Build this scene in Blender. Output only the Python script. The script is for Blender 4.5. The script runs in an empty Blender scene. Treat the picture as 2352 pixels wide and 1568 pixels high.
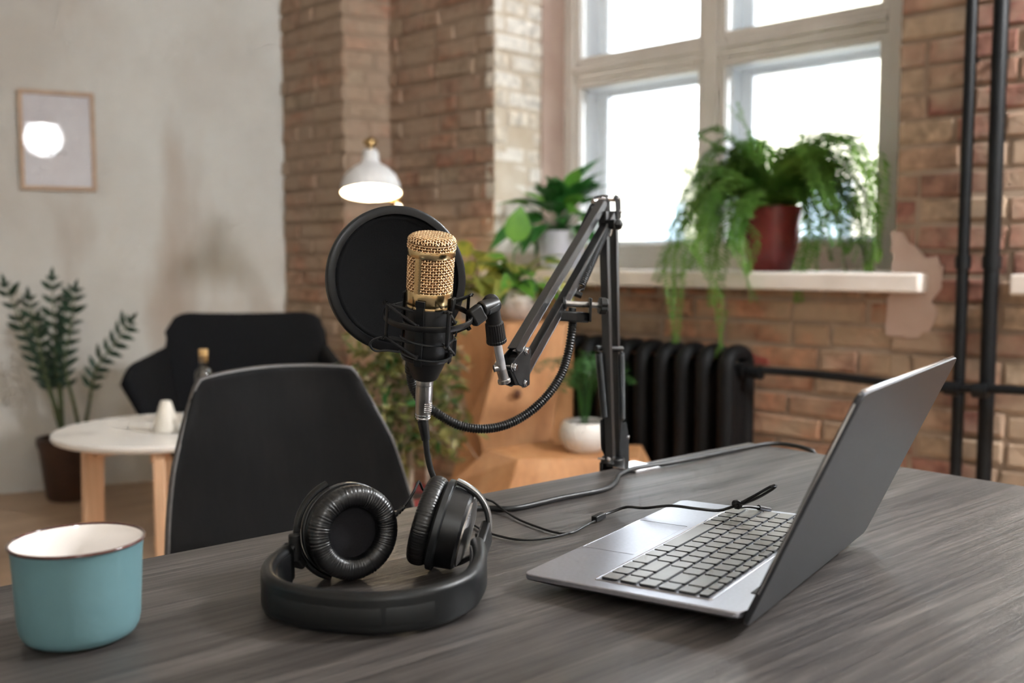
import bpy, bmesh, math, random
from mathutils import Vector as V, Matrix as Mx
from math import sin, cos, pi, radians as R
random.seed(7)
SC = bpy.context.scene
COL = SC.collection

# ------------------------------------------------------------------ camera, sky, light, exposure
cd = bpy.data.cameras.new('camera'); cam = bpy.data.objects.new('camera', cd); COL.objects.link(cam)
cam.location = (0, 0, 1.04); cam.rotation_euler = (R(90 - 4.57), 0, 0)
cd.sensor_width = 36; cd.lens = 36 * 2302 / 2352; cd.clip_start = .01; cd.clip_end = 200
cd.dof.use_dof = True; cd.dof.focus_distance = 1.04; cd.dof.aperture_fstop = 4.2; cd.dof.aperture_blades = 9
SC.camera = cam
SC.view_settings.view_transform = 'Standard'; SC.view_settings.look = 'None'
SC.view_settings.gamma = 1; SC.view_settings.use_curve_mapping = False
SC.view_settings.exposure = 1.95
SC.cycles.use_denoising = True; SC.cycles.use_adaptive_sampling = True; SC.cycles.adaptive_threshold = .1; SC.cycles.adaptive_min_samples = 12
SC.cycles.max_bounces = 6; SC.cycles.diffuse_bounces = 4; SC.cycles.glossy_bounces = 3; SC.cycles.transparent_max_bounces = 24
SC.cycles.sample_clamp_indirect = 8
wd = bpy.data.worlds.new('overcast_sky'); SC.world = wd; wd.use_nodes = True
bg = wd.node_tree.nodes['Background']
bg.inputs[0].default_value = (.86, .94, 1, 1); bg.inputs[1].default_value = 2.1

# window wall frame: O = front left corner of the window niche, D along the wall to the near right, N outwards
O = V((-.0755, 4.241, 0)); D = V((.711, -.703, 0)).normalized(); N = V((.703, .711, 0)).normalized()
def WP(u, s, z): return O + D * u + N * s + V((0, 0, z))
WALL_ROT = math.atan2(D.y, D.x)
NICHES = [(0.0, 1.724), (2.15, 3.874), (4.3, 6.02)]
SILL_Z, HEAD_Z = 1.006, 2.75
for i, (u0, u1) in enumerate(NICHES):                      # sky portals: they only guide the sampling of the daylight
    L = bpy.data.lights.new('sky_portal', 'AREA'); L.shape = 'RECTANGLE'; L.size = 1.55; L.size_y = 1.72
    o = bpy.data.objects.new('sky_portal', L); COL.objects.link(o)
    o.location = WP(u0 + .775, .72, 1.9)
    o.rotation_euler = (-N).to_track_quat('-Z', 'Y').to_euler()
    L.cycles.is_portal = True

# ------------------------------------------------------------------ materials
def S(r, g, b):
    f = lambda c: (c / 255 / 12.92) if c / 255 <= .04045 else ((c / 255 + .055) / 1.055) ** 2.4
    return (f(r), f(g), f(b), 1)
MATS = {}
def mat(name, col, rough=.5, metal=0, spec=.5, c2=None, scale=20, detail=3, stretch=None, bump=0, bscale=None,
        coat=0, transl=0, rand=None, coord='Object', lo=.35, hi=.65, sheen=0, emit=None, estr=0, rvar=0):
    m = bpy.data.materials.new(name); m.use_nodes = True; MATS[name] = m
    nt = m.node_tree; nd = nt.nodes; lk = nt.links; p = nd['Principled BSDF']
    p.inputs['Base Color'].default_value = col; p.inputs['Roughness'].default_value = rough
    p.inputs['Metallic'].default_value = metal; p.inputs['Specular IOR Level'].default_value = spec
    if coat: p.inputs['Coat Weight'].default_value = coat; p.inputs['Coat Roughness'].default_value = .1
    if sheen: p.inputs['Sheen Weight'].default_value = sheen
    if emit: p.inputs['Emission Color'].default_value = emit; p.inputs['Emission Strength'].default_value = estr
    tc = nd.new('ShaderNodeTexCoord'); src = tc.outputs[coord]
    if stretch:
        mp = nd.new('ShaderNodeMapping'); mp.inputs['Scale'].default_value = stretch
        if len(stretch) > 3: pass
        lk.new(src, mp.inputs[0]); src = mp.outputs[0]
    nz = nd.new('ShaderNodeTexNoise'); nz.inputs['Scale'].default_value = scale; nz.inputs['Detail'].default_value = detail
    lk.new(src, nz.inputs['Vector'])
    colsock = None
    if c2:
        mr = nd.new('ShaderNodeMapRange'); mr.inputs[1].default_value = lo; mr.inputs[2].default_value = hi
        lk.new(nz.outputs[0], mr.inputs[0])
        mx = nd.new('ShaderNodeMix'); mx.data_type = 'RGBA'; mx.inputs[6].default_value = col; mx.inputs[7].default_value = c2
        lk.new(mr.outputs[0], mx.inputs[0]); colsock = mx.outputs[2]
    if rand:                                             # per-object brightness and hue drift
        oi = nd.new('ShaderNodeObjectInfo'); hs = nd.new('ShaderNodeHueSaturation')
        m1 = nd.new('ShaderNodeMapRange'); m1.inputs[3].default_value = 1 - rand; m1.inputs[4].default_value = 1 + rand
        lk.new(oi.outputs['Random'], m1.inputs[0]); lk.new(m1.outputs[0], hs.inputs['Value'])
        if colsock: lk.new(colsock, hs.inputs['Color'])
        else: hs.inputs['Color'].default_value = col
        colsock = hs.outputs[0]
    if colsock: lk.new(colsock, p.inputs['Base Color'])
    if rvar:
        m2 = nd.new('ShaderNodeMapRange'); m2.inputs[3].default_value = rough - rvar; m2.inputs[4].default_value = rough + rvar
        lk.new(nz.outputs[0], m2.inputs[0]); lk.new(m2.outputs[0], p.inputs['Roughness'])
    if bump:
        nb = nd.new('ShaderNodeTexNoise'); nb.inputs['Scale'].default_value = bscale or scale * 3; nb.inputs['Detail'].default_value = 4
        lk.new(src, nb.inputs['Vector']); bp = nd.new('ShaderNodeBump'); bp.inputs['Strength'].default_value = bump
        bp.inputs['Distance'].default_value = .004; lk.new(nb.outputs[0], bp.inputs['Height']); lk.new(bp.outputs[0], p.inputs['Normal'])
    if transl:
        tr = nd.new('ShaderNodeBsdfTranslucent'); ms = nd.new('ShaderNodeMixShader'); ms.inputs[0].default_value = transl
        if colsock: lk.new(colsock, tr.inputs[0])
        else: tr.inputs[0].default_value = col
        lk.new(p.outputs[0], ms.inputs[1]); lk.new(tr.outputs[0], ms.inputs[2])
        lk.new(ms.outputs[0], nd['Material Output'].inputs[0])
    return m

def node_mat(name):
    m = bpy.data.materials.new(name); m.use_nodes = True; MATS[name] = m
    return m, m.node_tree.nodes, m.node_tree.links, m.node_tree.nodes['Principled BSDF']
def brick_mat(name, cols, lime, limecov, rough=.92):
    m, nd, lk, p = node_mat(name)
    oi = nd.new('ShaderNodeObjectInfo'); cr = nd.new('ShaderNodeValToRGB'); cr.color_ramp.interpolation = 'LINEAR'
    e = cr.color_ramp.elements
    while len(e) < len(cols): e.new(.5)
    for i, c in enumerate(cols): e[i].position = i / (len(cols) - 1); e[i].color = c
    lk.new(oi.outputs['Random'], cr.inputs[0])
    ge = nd.new('ShaderNodeNewGeometry')
    n1 = nd.new('ShaderNodeTexNoise'); n1.inputs['Scale'].default_value = 26; n1.inputs['Detail'].default_value = 5; lk.new(ge.outputs['Position'], n1.inputs[0])
    n2 = nd.new('ShaderNodeTexNoise'); n2.inputs['Scale'].default_value = 4.5; n2.inputs['Detail'].default_value = 6; lk.new(ge.outputs['Position'], n2.inputs[0])
    a = nd.new('ShaderNodeMapRange'); a.inputs[1].default_value = .3; a.inputs[2].default_value = .7; a.inputs[3].default_value = .62; a.inputs[4].default_value = 1.25
    lk.new(n1.outputs[0], a.inputs[0])
    mu = nd.new('ShaderNodeMix'); mu.data_type = 'RGBA'; mu.blend_type = 'MULTIPLY'; mu.inputs[0].default_value = 1
    lk.new(cr.outputs[0], mu.inputs[6]); lk.new(a.outputs[0], mu.inputs[7])
    b = nd.new('ShaderNodeMapRange'); b.inputs[1].default_value = .62 - limecov * .3; b.inputs[2].default_value = .72 - limecov * .2
    b.inputs[4].default_value = .8
    lk.new(n2.outputs[0], b.inputs[0])
    mx = nd.new('ShaderNodeMix'); mx.data_type = 'RGBA'; lk.new(b.outputs[0], mx.inputs[0]); lk.new(mu.outputs[2], mx.inputs[6]); mx.inputs[7].default_value = lime
    lk.new(mx.outputs[2], p.inputs['Base Color']); p.inputs['Roughness'].default_value = rough; p.inputs['Specular IOR Level'].default_value = .2
    bp = nd.new('ShaderNodeBump'); bp.inputs['Strength'].default_value = .5; bp.inputs['Distance'].default_value = .006
    n3 = nd.new('ShaderNodeTexNoise'); n3.inputs['Scale'].default_value = 60; n3.inputs['Detail'].default_value = 5; lk.new(ge.outputs['Position'], n3.inputs[0])
    lk.new(n3.outputs[0], bp.inputs['Height']); lk.new(bp.outputs[0], p.inputs['Normal'])
    return m
def wood_mat(name, c1, c2, c3, ang, along=1.2, across=26, rough=.4, spec=.5, bump=.25, coords='World', big=2.0, axis='x', fine=.12):
    """grain that runs along world angle ang (degrees)"""
    m, nd, lk, p = node_mat(name)
    if coords == 'World': src = nd.new('ShaderNodeNewGeometry').outputs['Position']
    else: src = nd.new('ShaderNodeTexCoord').outputs['Object']
    r0 = nd.new('ShaderNodeVectorRotate'); r0.rotation_type = 'Z_AXIS'; r0.inputs['Angle'].default_value = -R(ang); lk.new(src, r0.inputs[0])
    mp = nd.new('ShaderNodeMapping'); mp.inputs['Scale'].default_value = (along, across, across) if axis == 'x' else (across, across, along); lk.new(r0.outputs[0], mp.inputs[0])
    n0 = nd.new('ShaderNodeTexNoise'); n0.inputs['Scale'].default_value = big; n0.inputs['Detail'].default_value = 2; lk.new(r0.outputs[0], n0.inputs[0])
    ad = nd.new('ShaderNodeVectorMath'); ad.operation = 'MULTIPLY_ADD'; ad.inputs[1].default_value = (.2, 2.2, 2.2) if axis == 'x' else (1.2, 1.2, .2)
    lk.new(n0.outputs['Color'], ad.inputs[0]); lk.new(mp.outputs[0], ad.inputs[2])
    n1 = nd.new('ShaderNodeTexNoise'); n1.inputs['Scale'].default_value = 1.0; n1.inputs['Detail'].default_value = 5; n1.inputs['Roughness'].default_value = .6; lk.new(ad.outputs[0], n1.inputs[0])
    mp2 = nd.new('ShaderNodeMapping'); mp2.inputs['Scale'].default_value = (along * 2.5, across * 9, across * 9) if axis == 'x' else (across * 9, across * 9, along * 2.5); lk.new(r0.outputs[0], mp2.inputs[0])
    n2 = nd.new('ShaderNodeTexNoise'); n2.inputs['Scale'].default_value = 1; n2.inputs['Detail'].default_value = 3; lk.new(mp2.outputs[0], n2.inputs[0])
    cr = nd.new('ShaderNodeValToRGB'); e = cr.color_ramp.elements; e[0].position = .3; e[0].color = c1; e[1].position = .72; e[1].color = c3
    k = e.new(.5); k.color = c2
    lk.new(n1.outputs[0], cr.inputs[0])
    mu = nd.new('ShaderNodeMix'); mu.data_type = 'RGBA'; mu.blend_type = 'MULTIPLY'; mu.inputs[0].default_value = 1
    a = nd.new('ShaderNodeMapRange'); a.inputs[1].default_value = .35; a.inputs[2].default_value = .65; a.inputs[3].default_value = 1 - fine * 1.5; a.inputs[4].default_value = 1 + fine
    lk.new(n2.outputs[0], a.inputs[0]); lk.new(cr.outputs[0], mu.inputs[6]); lk.new(a.outputs[0], mu.inputs[7]); lk.new(mu.outputs[2], p.inputs['Base Color'])
    rr = nd.new('ShaderNodeMapRange'); rr.inputs[3].default_value = rough + .1; rr.inputs[4].default_value = rough - .08; lk.new(n1.outputs[0], rr.inputs[0]); lk.new(rr.outputs[0], p.inputs['Roughness'])
    p.inputs['Specular IOR Level'].default_value = spec
    bp = nd.new('ShaderNodeBump'); bp.inputs['Strength'].default_value = bump; bp.inputs['Distance'].default_value = .0015
    sm = nd.new('ShaderNodeMath'); sm.operation = 'ADD'; lk.new(n1.outputs[0], sm.inputs[0]); lk.new(n2.outputs[0], sm.inputs[1])
    lk.new(sm.outputs[0], bp.inputs['Height']); lk.new(bp.outputs[0], p.inputs['Normal'])
    return m
def glass_mat(name, tint=(1, 1, 1, 1), rough=.0, ior=1.45):
    m, nd, lk, p = node_mat(name)
    t = nd.new('ShaderNodeBsdfTransparent'); t.inputs[0].default_value = tint
    g = nd.new('ShaderNodeBsdfGlossy'); g.inputs['Roughness'].default_value = rough
    fr = nd.new('ShaderNodeFresnel'); fr.inputs[0].default_value = ior
    ms = nd.new('ShaderNodeMixShader'); lk.new(fr.outputs[0], ms.inputs[0]); lk.new(t.outputs[0], ms.inputs[1]); lk.new(g.outputs[0], ms.inputs[2])
    lk.new(ms.outputs[0], nd['Material Output'].inputs[0]); return m
def plaster_mat():
    m, nd, lk, p = node_mat('plaster')
    ge = nd.new('ShaderNodeNewGeometry')
    n1 = nd.new('ShaderNodeTexNoise'); n1.inputs['Scale'].default_value = 1.1; n1.inputs['Detail'].default_value = 6; n1.inputs['Roughness'].default_value = .6; lk.new(ge.outputs['Position'], n1.inputs[0])
    mp = nd.new('ShaderNodeMapping'); mp.inputs['Scale'].default_value = (2.6, 2.6, .7); lk.new(ge.outputs['Position'], mp.inputs[0])
    n2 = nd.new('ShaderNodeTexNoise'); n2.inputs['Scale'].default_value = 1.0; n2.inputs['Detail'].default_value = 4; lk.new(mp.outputs[0], n2.inputs[0])
    cr = nd.new('ShaderNodeValToRGB'); e = cr.color_ramp.elements; e[0].position = .34; e[0].color = S(196, 192, 185); e[1].position = .66; e[1].color = S(215, 216, 212)
    lk.new(n1.outputs[0], cr.inputs[0])
    a = nd.new('ShaderNodeMapRange'); a.inputs[1].default_value = .56; a.inputs[2].default_value = .74; a.inputs[4].default_value = .75; lk.new(n2.outputs[0], a.inputs[0])
    mx = nd.new('ShaderNodeMix'); mx.data_type = 'RGBA'; mx.inputs[7].default_value = S(170, 152, 136); lk.new(a.outputs[0], mx.inputs[0]); lk.new(cr.outputs[0], mx.inputs[6])
    lk.new(mx.outputs[2], p.inputs['Base Color']); p.inputs['Roughness'].default_value = .85; p.inputs['Specular IOR Level'].default_value = .25
    return m

brick_mat('brick', [S(168, 137, 119), S(156, 125, 108), S(174, 132, 109), S(166, 147, 127), S(162, 120, 100), S(180, 144, 123), S(158, 131, 113)], S(172, 152, 133), .85)
brick_mat('brick_red', [S(160, 116, 102), S(142, 98, 86), S(170, 140, 118), S(178, 156, 132), S(134, 90, 80), S(166, 124, 106)], S(178, 156, 134), .55)
brick_mat('brick_lit', [S(220, 210, 196), S(208, 196, 178), S(226, 219, 208)], S(226, 220, 210), .6)  # reveal bricks: window light put into the paler colour
mat('mortar', S(150, 130, 113), .95, c2=S(166, 146, 128), scale=12, bump=.5, spec=.1, coord='Object')
mat('driver_fabric', S(32, 31, 33), .95, c2=S(26, 25, 27), scale=700, spec=.15, bump=.2, bscale=1500)
brick_mat('brick_warm', [S(168, 128, 102), S(150, 116, 96), S(178, 124, 94), S(160, 138, 116), S(158, 112, 88), S(182, 136, 108), S(150, 122, 102)], S(166, 144, 120), .5)
mat('lit_render', S(206, 194, 176), .95, c2=S(190, 174, 152), scale=7, bump=.4, spec=.1)  # reveal mortar, its colour paled for the light from the window
plaster_mat()
mat('pink_plaster', S(182, 156, 143), .9, c2=S(192, 168, 154), scale=6, bump=.2)
mat('white_wall', S(216, 212, 205), .9, c2=S(206, 202, 194), scale=3)
mat('ceiling_paint', S(225, 222, 216), .9, c2=S(216, 214, 208), scale=3)
wood_mat('floor_wood', S(166, 138, 112), S(186, 158, 131), S(198, 171, 145), 40, along=1.2, across=9, rough=.45, bump=.08)
mat('frame_paint', S(236, 231, 225), .45, c2=S(230, 224, 217), scale=8)
mat('frame_white', S(238, 240, 242), .4, c2=S(230, 233, 236), scale=8)
mat('sill_paint', S(232, 224, 216), .4, c2=S(222, 212, 202), scale=7)
glass_mat('glass')
glass_mat('bottle_glass', (.95, .93, .86, 1), ior=2.2)
mat('facade', S(240, 230, 205), .9, c2=S(232, 222, 200), scale=.6)
mat('facade_pane', S(170, 190, 205), .2, c2=S(190, 205, 215), scale=1)
mat('street', S(150, 150, 150), .9, c2=S(130, 130, 130), scale=.5)
wood_mat('table_wood', S(48, 44, 42), S(72, 67, 64), S(100, 95, 91), 40.4, along=2.0, across=30, rough=.44, spec=.6, bump=.4, big=2.6, fine=.3)
mat('table_leg', S(40, 36, 34), .5, c2=S(50, 45, 42), scale=15)
mat('laptop_metal', S(190, 191, 200), .34, metal=.95, c2=S(184, 185, 193), scale=300, bump=.02, bscale=900)
mat('laptop_lid', S(72, 73, 77), .40, metal=.8, c2=S(69, 70, 74), scale=300, bump=.02, bscale=900)
mat('laptop_dark', S(30, 30, 32), .45, c2=S(24, 24, 26), scale=60)
mat('laptop_under', S(70, 70, 74), .5, metal=.4, c2=S(64, 64, 68), scale=80)
mat('key_top', S(112, 108, 102), .32, c2=S(106, 102, 96), scale=90, spec=1.0, rand=.06)
mat('screen_glass', S(10, 10, 12), .1, c2=S(12, 12, 14), scale=4)
mat('chrome', S(205, 205, 208), .14, metal=1, c2=S(190, 190, 192), scale=60)
mat('steel', S(186, 183, 180), .3, metal=1, c2=S(172, 169, 166), scale=80)
mat('black_metal', S(13, 13, 14), .34, c2=S(10, 10, 11), scale=80, spec=.4, bump=.05, bscale=500)
mat('black_steel', S(72, 74, 76), .34, metal=.8, c2=S(62, 64, 66), scale=60)
mat('black_plastic', S(12, 12, 13), .4, c2=S(9, 9, 10), scale=50, spec=.5)
mat('matte_plastic', S(18, 19, 20), .4, c2=S(15, 16, 17), scale=60, spec=.4, bump=.06, bscale=900)
mat('pad_leather', S(14, 14, 15), .34, c2=S(10, 10, 11), scale=120, spec=.7)
mat('black_cloth', S(12, 12, 13), .95, c2=S(8, 8, 9), scale=700, spec=.15, bump=.2, bscale=1500)
mat('elastic', S(20, 20, 21), .8, c2=S(34, 34, 35), scale=900, bump=.3, bscale=1200)
mat('rubber', S(16, 17, 18), .42, c2=S(20, 21, 22), scale=60)
mat('rim_plastic', S(11, 11, 12), .34, c2=S(9, 9, 10), scale=60, spec=.32)
mat('spigot_metal', S(206, 207, 210), .42, metal=.8, c2=S(196, 197, 200), scale=60)
mat('panel_black', S(14, 15, 16), .5, c2=S(11, 12, 13), scale=60)
mat('gold', S(216, 190, 144), .2, metal=1, c2=S(208, 180, 132), scale=70)
mat('gold_wire', S(238, 206, 166), .26, metal=1, c2=S(230, 194, 150), scale=300)
mat('gold_core', S(150, 114, 80), .5, metal=.5, c2=S(130, 96, 64), scale=200)
mat('mic_black', S(13, 13, 14), .5, c2=S(16, 16, 17), scale=300, bump=.1, bscale=1500)
mat('mug_teal', S(98, 132, 138), .5, c2=S(95, 128, 134), scale=20, spec=.35, bump=.02, bscale=900)
mat('mug_white', S(240, 234, 228), .12, c2=S(236, 230, 224), scale=15, coat=.6)
mat('mug_rim', S(86, 46, 38), .18, c2=S(60, 32, 28), scale=40, coat=.5)
wood_mat('chair_wood', S(7, 6, 6), S(10, 9, 9), S(16, 14, 13), 90, along=4, across=14, rough=.55, spec=.08, bump=.06, coords='Object', axis='z')
mat('arm_metal', S(20, 20, 21), .3, c2=S(16, 16, 17), scale=80, spec=.9, bump=.04, bscale=500)
mat('chair_highlight', S(66, 61, 57), .5, c2=S(52, 48, 45), scale=60)  # highlight tone for the shell edge of the dining chair
wood_mat('beech', S(206, 160, 124), S(220, 178, 142), S(230, 192, 158), 0, along=2, across=18, rough=.5, bump=.03, coords='Object', axis='z', fine=.06)
wood_mat('block_wood', S(176, 122, 78), S(196, 142, 96), S(210, 160, 114), 0, along=1.5, across=10, rough=.5, bump=.03, axis='z', fine=.06)
mat('knot', S(110, 66, 38), .6, c2=S(90, 52, 30), scale=60)
mat('marble', S(236, 232, 226), .25, c2=S(205, 200, 196), scale=5, detail=8, lo=.56, hi=.75)
mat('felt', S(24, 25, 28), .95, c2=S(30, 31, 34), scale=500, spec=.05, bump=.3, bscale=900)
mat('brown_pot', S(58, 38, 28), .5, c2=S(70, 46, 34), scale=9)
mat('red_pot', S(146, 58, 58), .25, c2=S(120, 46, 50), scale=9, coat=.3)
mat('white_pot', S(226, 222, 216), .4, c2=S(216, 212, 206), scale=9)
mat('lilac_pot', S(206, 206, 216), .4, c2=S(196, 196, 208), scale=9)
mat('metal_pot', S(214, 206, 198), .3, metal=.35, c2=S(200, 190, 182), scale=9)
mat('soil', S(40, 28, 20), .95, c2=S(58, 42, 30), scale=60, bump=.8, bscale=120)
mat('leaf_fern', S(120, 158, 70), .5, c2=S(86, 130, 54), scale=7, transl=.45, rand=.15, spec=.3)
mat('leaf_fern_stem', S(110, 130, 60), .6, c2=S(90, 110, 50), scale=20)
mat('leaf_dark', S(58, 116, 52), .3, c2=S(40, 92, 42), scale=9, transl=.25, rand=.2)
mat('leaf_bright', S(116, 168, 66), .35, c2=S(84, 142, 54), scale=9, transl=.4, rand=.15)
mat('leaf_yellow', S(186, 178, 84), .4, c2=S(112, 140, 62), scale=22, transl=.35, rand=.15)
mat('leaf_zz', S(34, 62, 42), .4, c2=S(28, 52, 36), scale=9, rand=.2, transl=.1)
mat('stem_zz', S(84, 98, 62), .5, c2=S(70, 84, 54), scale=20)
mat('leaf_palm', S(58, 106, 46), .45, c2=S(40, 84, 38), scale=9, transl=.25, rand=.2)
mat('leaf_ficus', S(146, 138, 76), .45, c2=S(84, 104, 58), scale=9, transl=.3, rand=.25)
mat('bark', S(168, 150, 130), .8, c2=S(140, 122, 104), scale=40)
mat('radiator_paint', S(13, 13, 14), .6, c2=S(10, 10, 11), scale=20, spec=.2)
mat('pipe_paint', S(15, 16, 18), .42, c2=S(18, 20, 22), scale=12, spec=.25)
mat('red_paint', S(150, 66, 56), .8, c2=S(140, 84, 68), scale=30)
mat('frame_wood', S(196, 168, 142), .5, c2=S(182, 152, 126), scale=20)
mat('print_paper', S(206, 205, 210), .6, c2=S(198, 195, 200), scale=6, spec=.1, coat=.7)
MATS['print_paper'].node_tree.nodes['Principled BSDF'].inputs['Coat Roughness'].default_value = .02
mat('print_mark', S(150, 148, 152), .5, c2=S(140, 138, 142), scale=20)
mat('lamp_enamel', S(232, 232, 232), .35, c2=S(224, 224, 224), scale=10)
mat('lamp_inside', S(250, 244, 225), .6, c2=S(248, 240, 218), scale=10)
mat('brass', S(190, 160, 112), .25, metal=1, c2=S(176, 146, 98), scale=30)
mat('bulb', (1, 1, 1, 1), .3, c2=(1, .98, .95, 1), scale=3, emit=(1, .86, .62, 1), estr=14)
mat('spot_glow', (1, 1, 1, 1), .3, c2=(1, .98, .95, 1), scale=3, emit=(1, .97, .93, 1), estr=30)
mat('cork', S(206, 170, 116), .8, c2=S(190, 152, 98), scale=60)
mat('ceramic', S(226, 220, 208), .5, c2=S(216, 210, 198), scale=20)
mat('ornament_blue', S(190, 200, 214), .3, c2=S(225, 228, 232), scale=40)
mat('oil', S(196, 176, 130), .2, c2=S(186, 164, 120), scale=6)

# ------------------------------------------------------------------ mesh helpers
def frame(o, z, xh=(1, 0, 0)):
    z = V(z).normalized(); x = V(xh) - z * V(xh).dot(z)
    if x.length < 1e-4: x = V((0, 1, 0)) - z * z.y
    x.normalize(); y = z.cross(x)
    m = Mx((x, y, z)).transposed().to_4x4(); m.translation = V(o); return m
def smooth_path(pts, step=.01, closed=False):
    pts = [V(p) for p in pts]; n = len(pts); out = []
    for i in range(n if closed else n - 1):
        if closed: p0, p1, p2, p3 = pts[i - 1], pts[i], pts[(i + 1) % n], pts[(i + 2) % n]
        else: p0, p1, p2, p3 = pts[max(i - 1, 0)], pts[i], pts[i + 1], pts[min(i + 2, n - 1)]
        k = max(2, int((p2 - p1).length / step))
        for j in range(k):
            t = j / k
            out.append(.5 * ((2 * p1) + (p2 - p0) * t + (2 * p0 - 5 * p1 + 4 * p2 - p3) * t * t + (3 * p1 - p0 - 3 * p2 + p3) * t ** 3))
    if not closed: out.append(pts[-1])
    return out
ROOTM = {}
class MB:
    def __init__(s): s.v = []; s.f = []
    def add(s, vs, fs, M=None):
        b = len(s.v)
        s.v += [(M @ V(p)) if M else V(p) for p in vs]; s.f += [[b + i for i in f] for f in fs]; return s
    def box(s, c, size, M=None, rz=0):
        x, y, z = [k / 2 for k in size]
        vs = [(a * x, b * y, d * z) for d in (-1, 1) for b in (-1, 1) for a in (-1, 1)]
        T = Mx.Translation(V(c)) @ Mx.Rotation(rz, 4, 'Z')
        if M: T = M @ T
        return s.add(vs, [(0, 2, 3, 1), (4, 5, 7, 6), (0, 1, 5, 4), (2, 6, 7, 3), (0, 4, 6, 2), (1, 3, 7, 5)], T)
    def bar(s, a, b, w, h, up=(0, 0, 1)):
        a = V(a); b = V(b); m = frame((a + b) / 2, b - a, V(up)); return s.box((0, 0, 0), (h, w, (b - a).length), m)
    def lathe(s, prof, n=32, M=None, a0=0, a1=2 * pi):
        full = abs(a1 - a0 - 2 * pi) < 1e-6; k = n if full else n + 1
        vs = [(r * cos(a0 + (a1 - a0) * i / n), r * sin(a0 + (a1 - a0) * i / n), z) for r, z in prof for i in range(k)]
        fs = []
        for j in range(len(prof) - 1):
            for i in range(n):
                i2 = (i + 1) % k; fs.append((j * k + i, j * k + i2, (j + 1) * k + i2, (j + 1) * k + i))
        return s.add(vs, fs, M)
    def cyl(s, a, b, r, r2=None, n=16):
        a = V(a); b = V(b); r2 = r if r2 is None else r2; l = (b - a).length
        return s.lathe([(1e-5, 0), (r, 0), (r2, l), (1e-5, l)], n, frame(a, b - a))
    def tube(s, pts, r, n=8, cap=True, closed=False, flat=None, up=None):
        """r: number, list or callable(t); flat=(w,h): flattened section with local up"""
        pts = [V(p) for p in pts]; m = len(pts); nrm = None; rings = []
        for i, p in enumerate(pts):
            a = pts[i - 1] if (i > 0 or closed) else p; b = pts[(i + 1) % m] if (i < m - 1 or closed) else p
            t = (b - a); t = t.normalized() if t.length > 1e-9 else V((0, 0, 1))
            if up is not None: nrm = V(up) - t * t.dot(V(up))
            elif nrm is None: nrm = t.orthogonal()
            else: nrm = nrm - t * t.dot(nrm)
            if nrm.length < 1e-6: nrm = t.orthogonal()
            nrm.normalize(); bn = t.cross(nrm)
            rr = r(i / max(1, m - 1)) if callable(r) else (r[i] if isinstance(r, (list, tuple)) else r)
            w, h = flat if flat else (1, 1)
            rings.append([p + bn * (rr * w * cos(2 * pi * k / n)) + nrm * (rr * h * sin(2 * pi * k / n)) for k in range(n)])
        vs = [q for ring in rings for q in ring]; fs = []
        for i in range(m if closed else m - 1):
            j = (i + 1) % m
            for k in range(n): fs.append((i * n + k, i * n + (k + 1) % n, j * n + (k + 1) % n, j * n + k))
        if cap and not closed: fs += [tuple(range(n))[::-1], tuple((m - 1) * n + k for k in range(n))]
        return s.add(vs, fs)
    def prism(s, pts2, z0, z1, M=None):
        n = len(pts2); vs = [(x, y, z0) for x, y in pts2] + [(x, y, z1) for x, y in pts2]
        return s.add(vs, [tuple(range(n))[::-1], tuple(range(n, 2 * n))] + [(i, (i + 1) % n, n + (i + 1) % n, n + i) for i in range(n)], M)
    def sphere(s, c, r, n=12, sc=(1, 1, 1)):
        prof = [(max(1e-5, sin(pi * i / n)), -cos(pi * i / n)) for i in range(n + 1)]
        return s.lathe(prof, 2 * n, Mx.Translation(V(c)) @ Mx.Diagonal((r * sc[0], r * sc[1], r * sc[2], 1)))
    def grid(s, P):
        a, b = len(P), len(P[0]); vs = [q for row in P for q in row]
        return s.add(vs, [(i * b + j, i * b + j + 1, (i + 1) * b + j + 1, (i + 1) * b + j) for i in range(a - 1) for j in range(b - 1)])
    def build(s, name, m, parent=None, origin=None, smooth=40, bevel=0, solid=0, sub=0, segs=2):
        o_ = V((0, 0, 0)); inv = None
        if parent is not None: inv = ROOTM[parent.name].inverted()
        elif origin is not None: o_ = V(origin)
        vs = [(inv @ p) if inv else (p - o_) for p in s.v]
        me = bpy.data.meshes.new(name); me.from_pydata([tuple(p) for p in vs], [], s.f); me.update()
        bm = bmesh.new(); bm.from_mesh(me); bmesh.ops.remove_doubles(bm, verts=bm.verts, dist=1e-6); bmesh.ops.recalc_face_normals(bm, faces=bm.faces)
        bm.to_mesh(me); bm.free()
        me.materials.append(MATS[m])
        if smooth:
            for p in me.polygons: p.use_smooth = True
            me.set_sharp_from_angle(angle=R(smooth))
        o = bpy.data.objects.new(name, me); COL.objects.link(o)
        if parent is not None: o.parent = parent; ROOTM[o.name] = ROOTM[parent.name]
        else: o.location = o_; ROOTM[o.name] = Mx.Translation(o_)
        if solid: q = o.modifiers.new('solid', 'SOLIDIFY'); q.thickness = solid; q.offset = 0
        if sub: q = o.modifiers.new('sub', 'SUBSURF'); q.levels = sub; q.render_levels = sub
        if bevel: q = o.modifiers.new('bevel', 'BEVEL'); q.width = bevel; q.segments = segs; q.limit_method = 'ANGLE'; q.angle_limit = R(35)
        return o
def link_mesh(name, me, parent, M):
    o = bpy.data.objects.new(name, me); COL.objects.link(o); o.parent = parent
    o.matrix_basis = ROOTM[parent.name].inverted() @ M; return o
def tag(o, label=None, cat=None, group=None, kind=None):
    if label: o['label'] = label
    if cat: o['category'] = cat
    if group: o['group'] = group
    if kind: o['kind'] = kind
    return o
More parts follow.
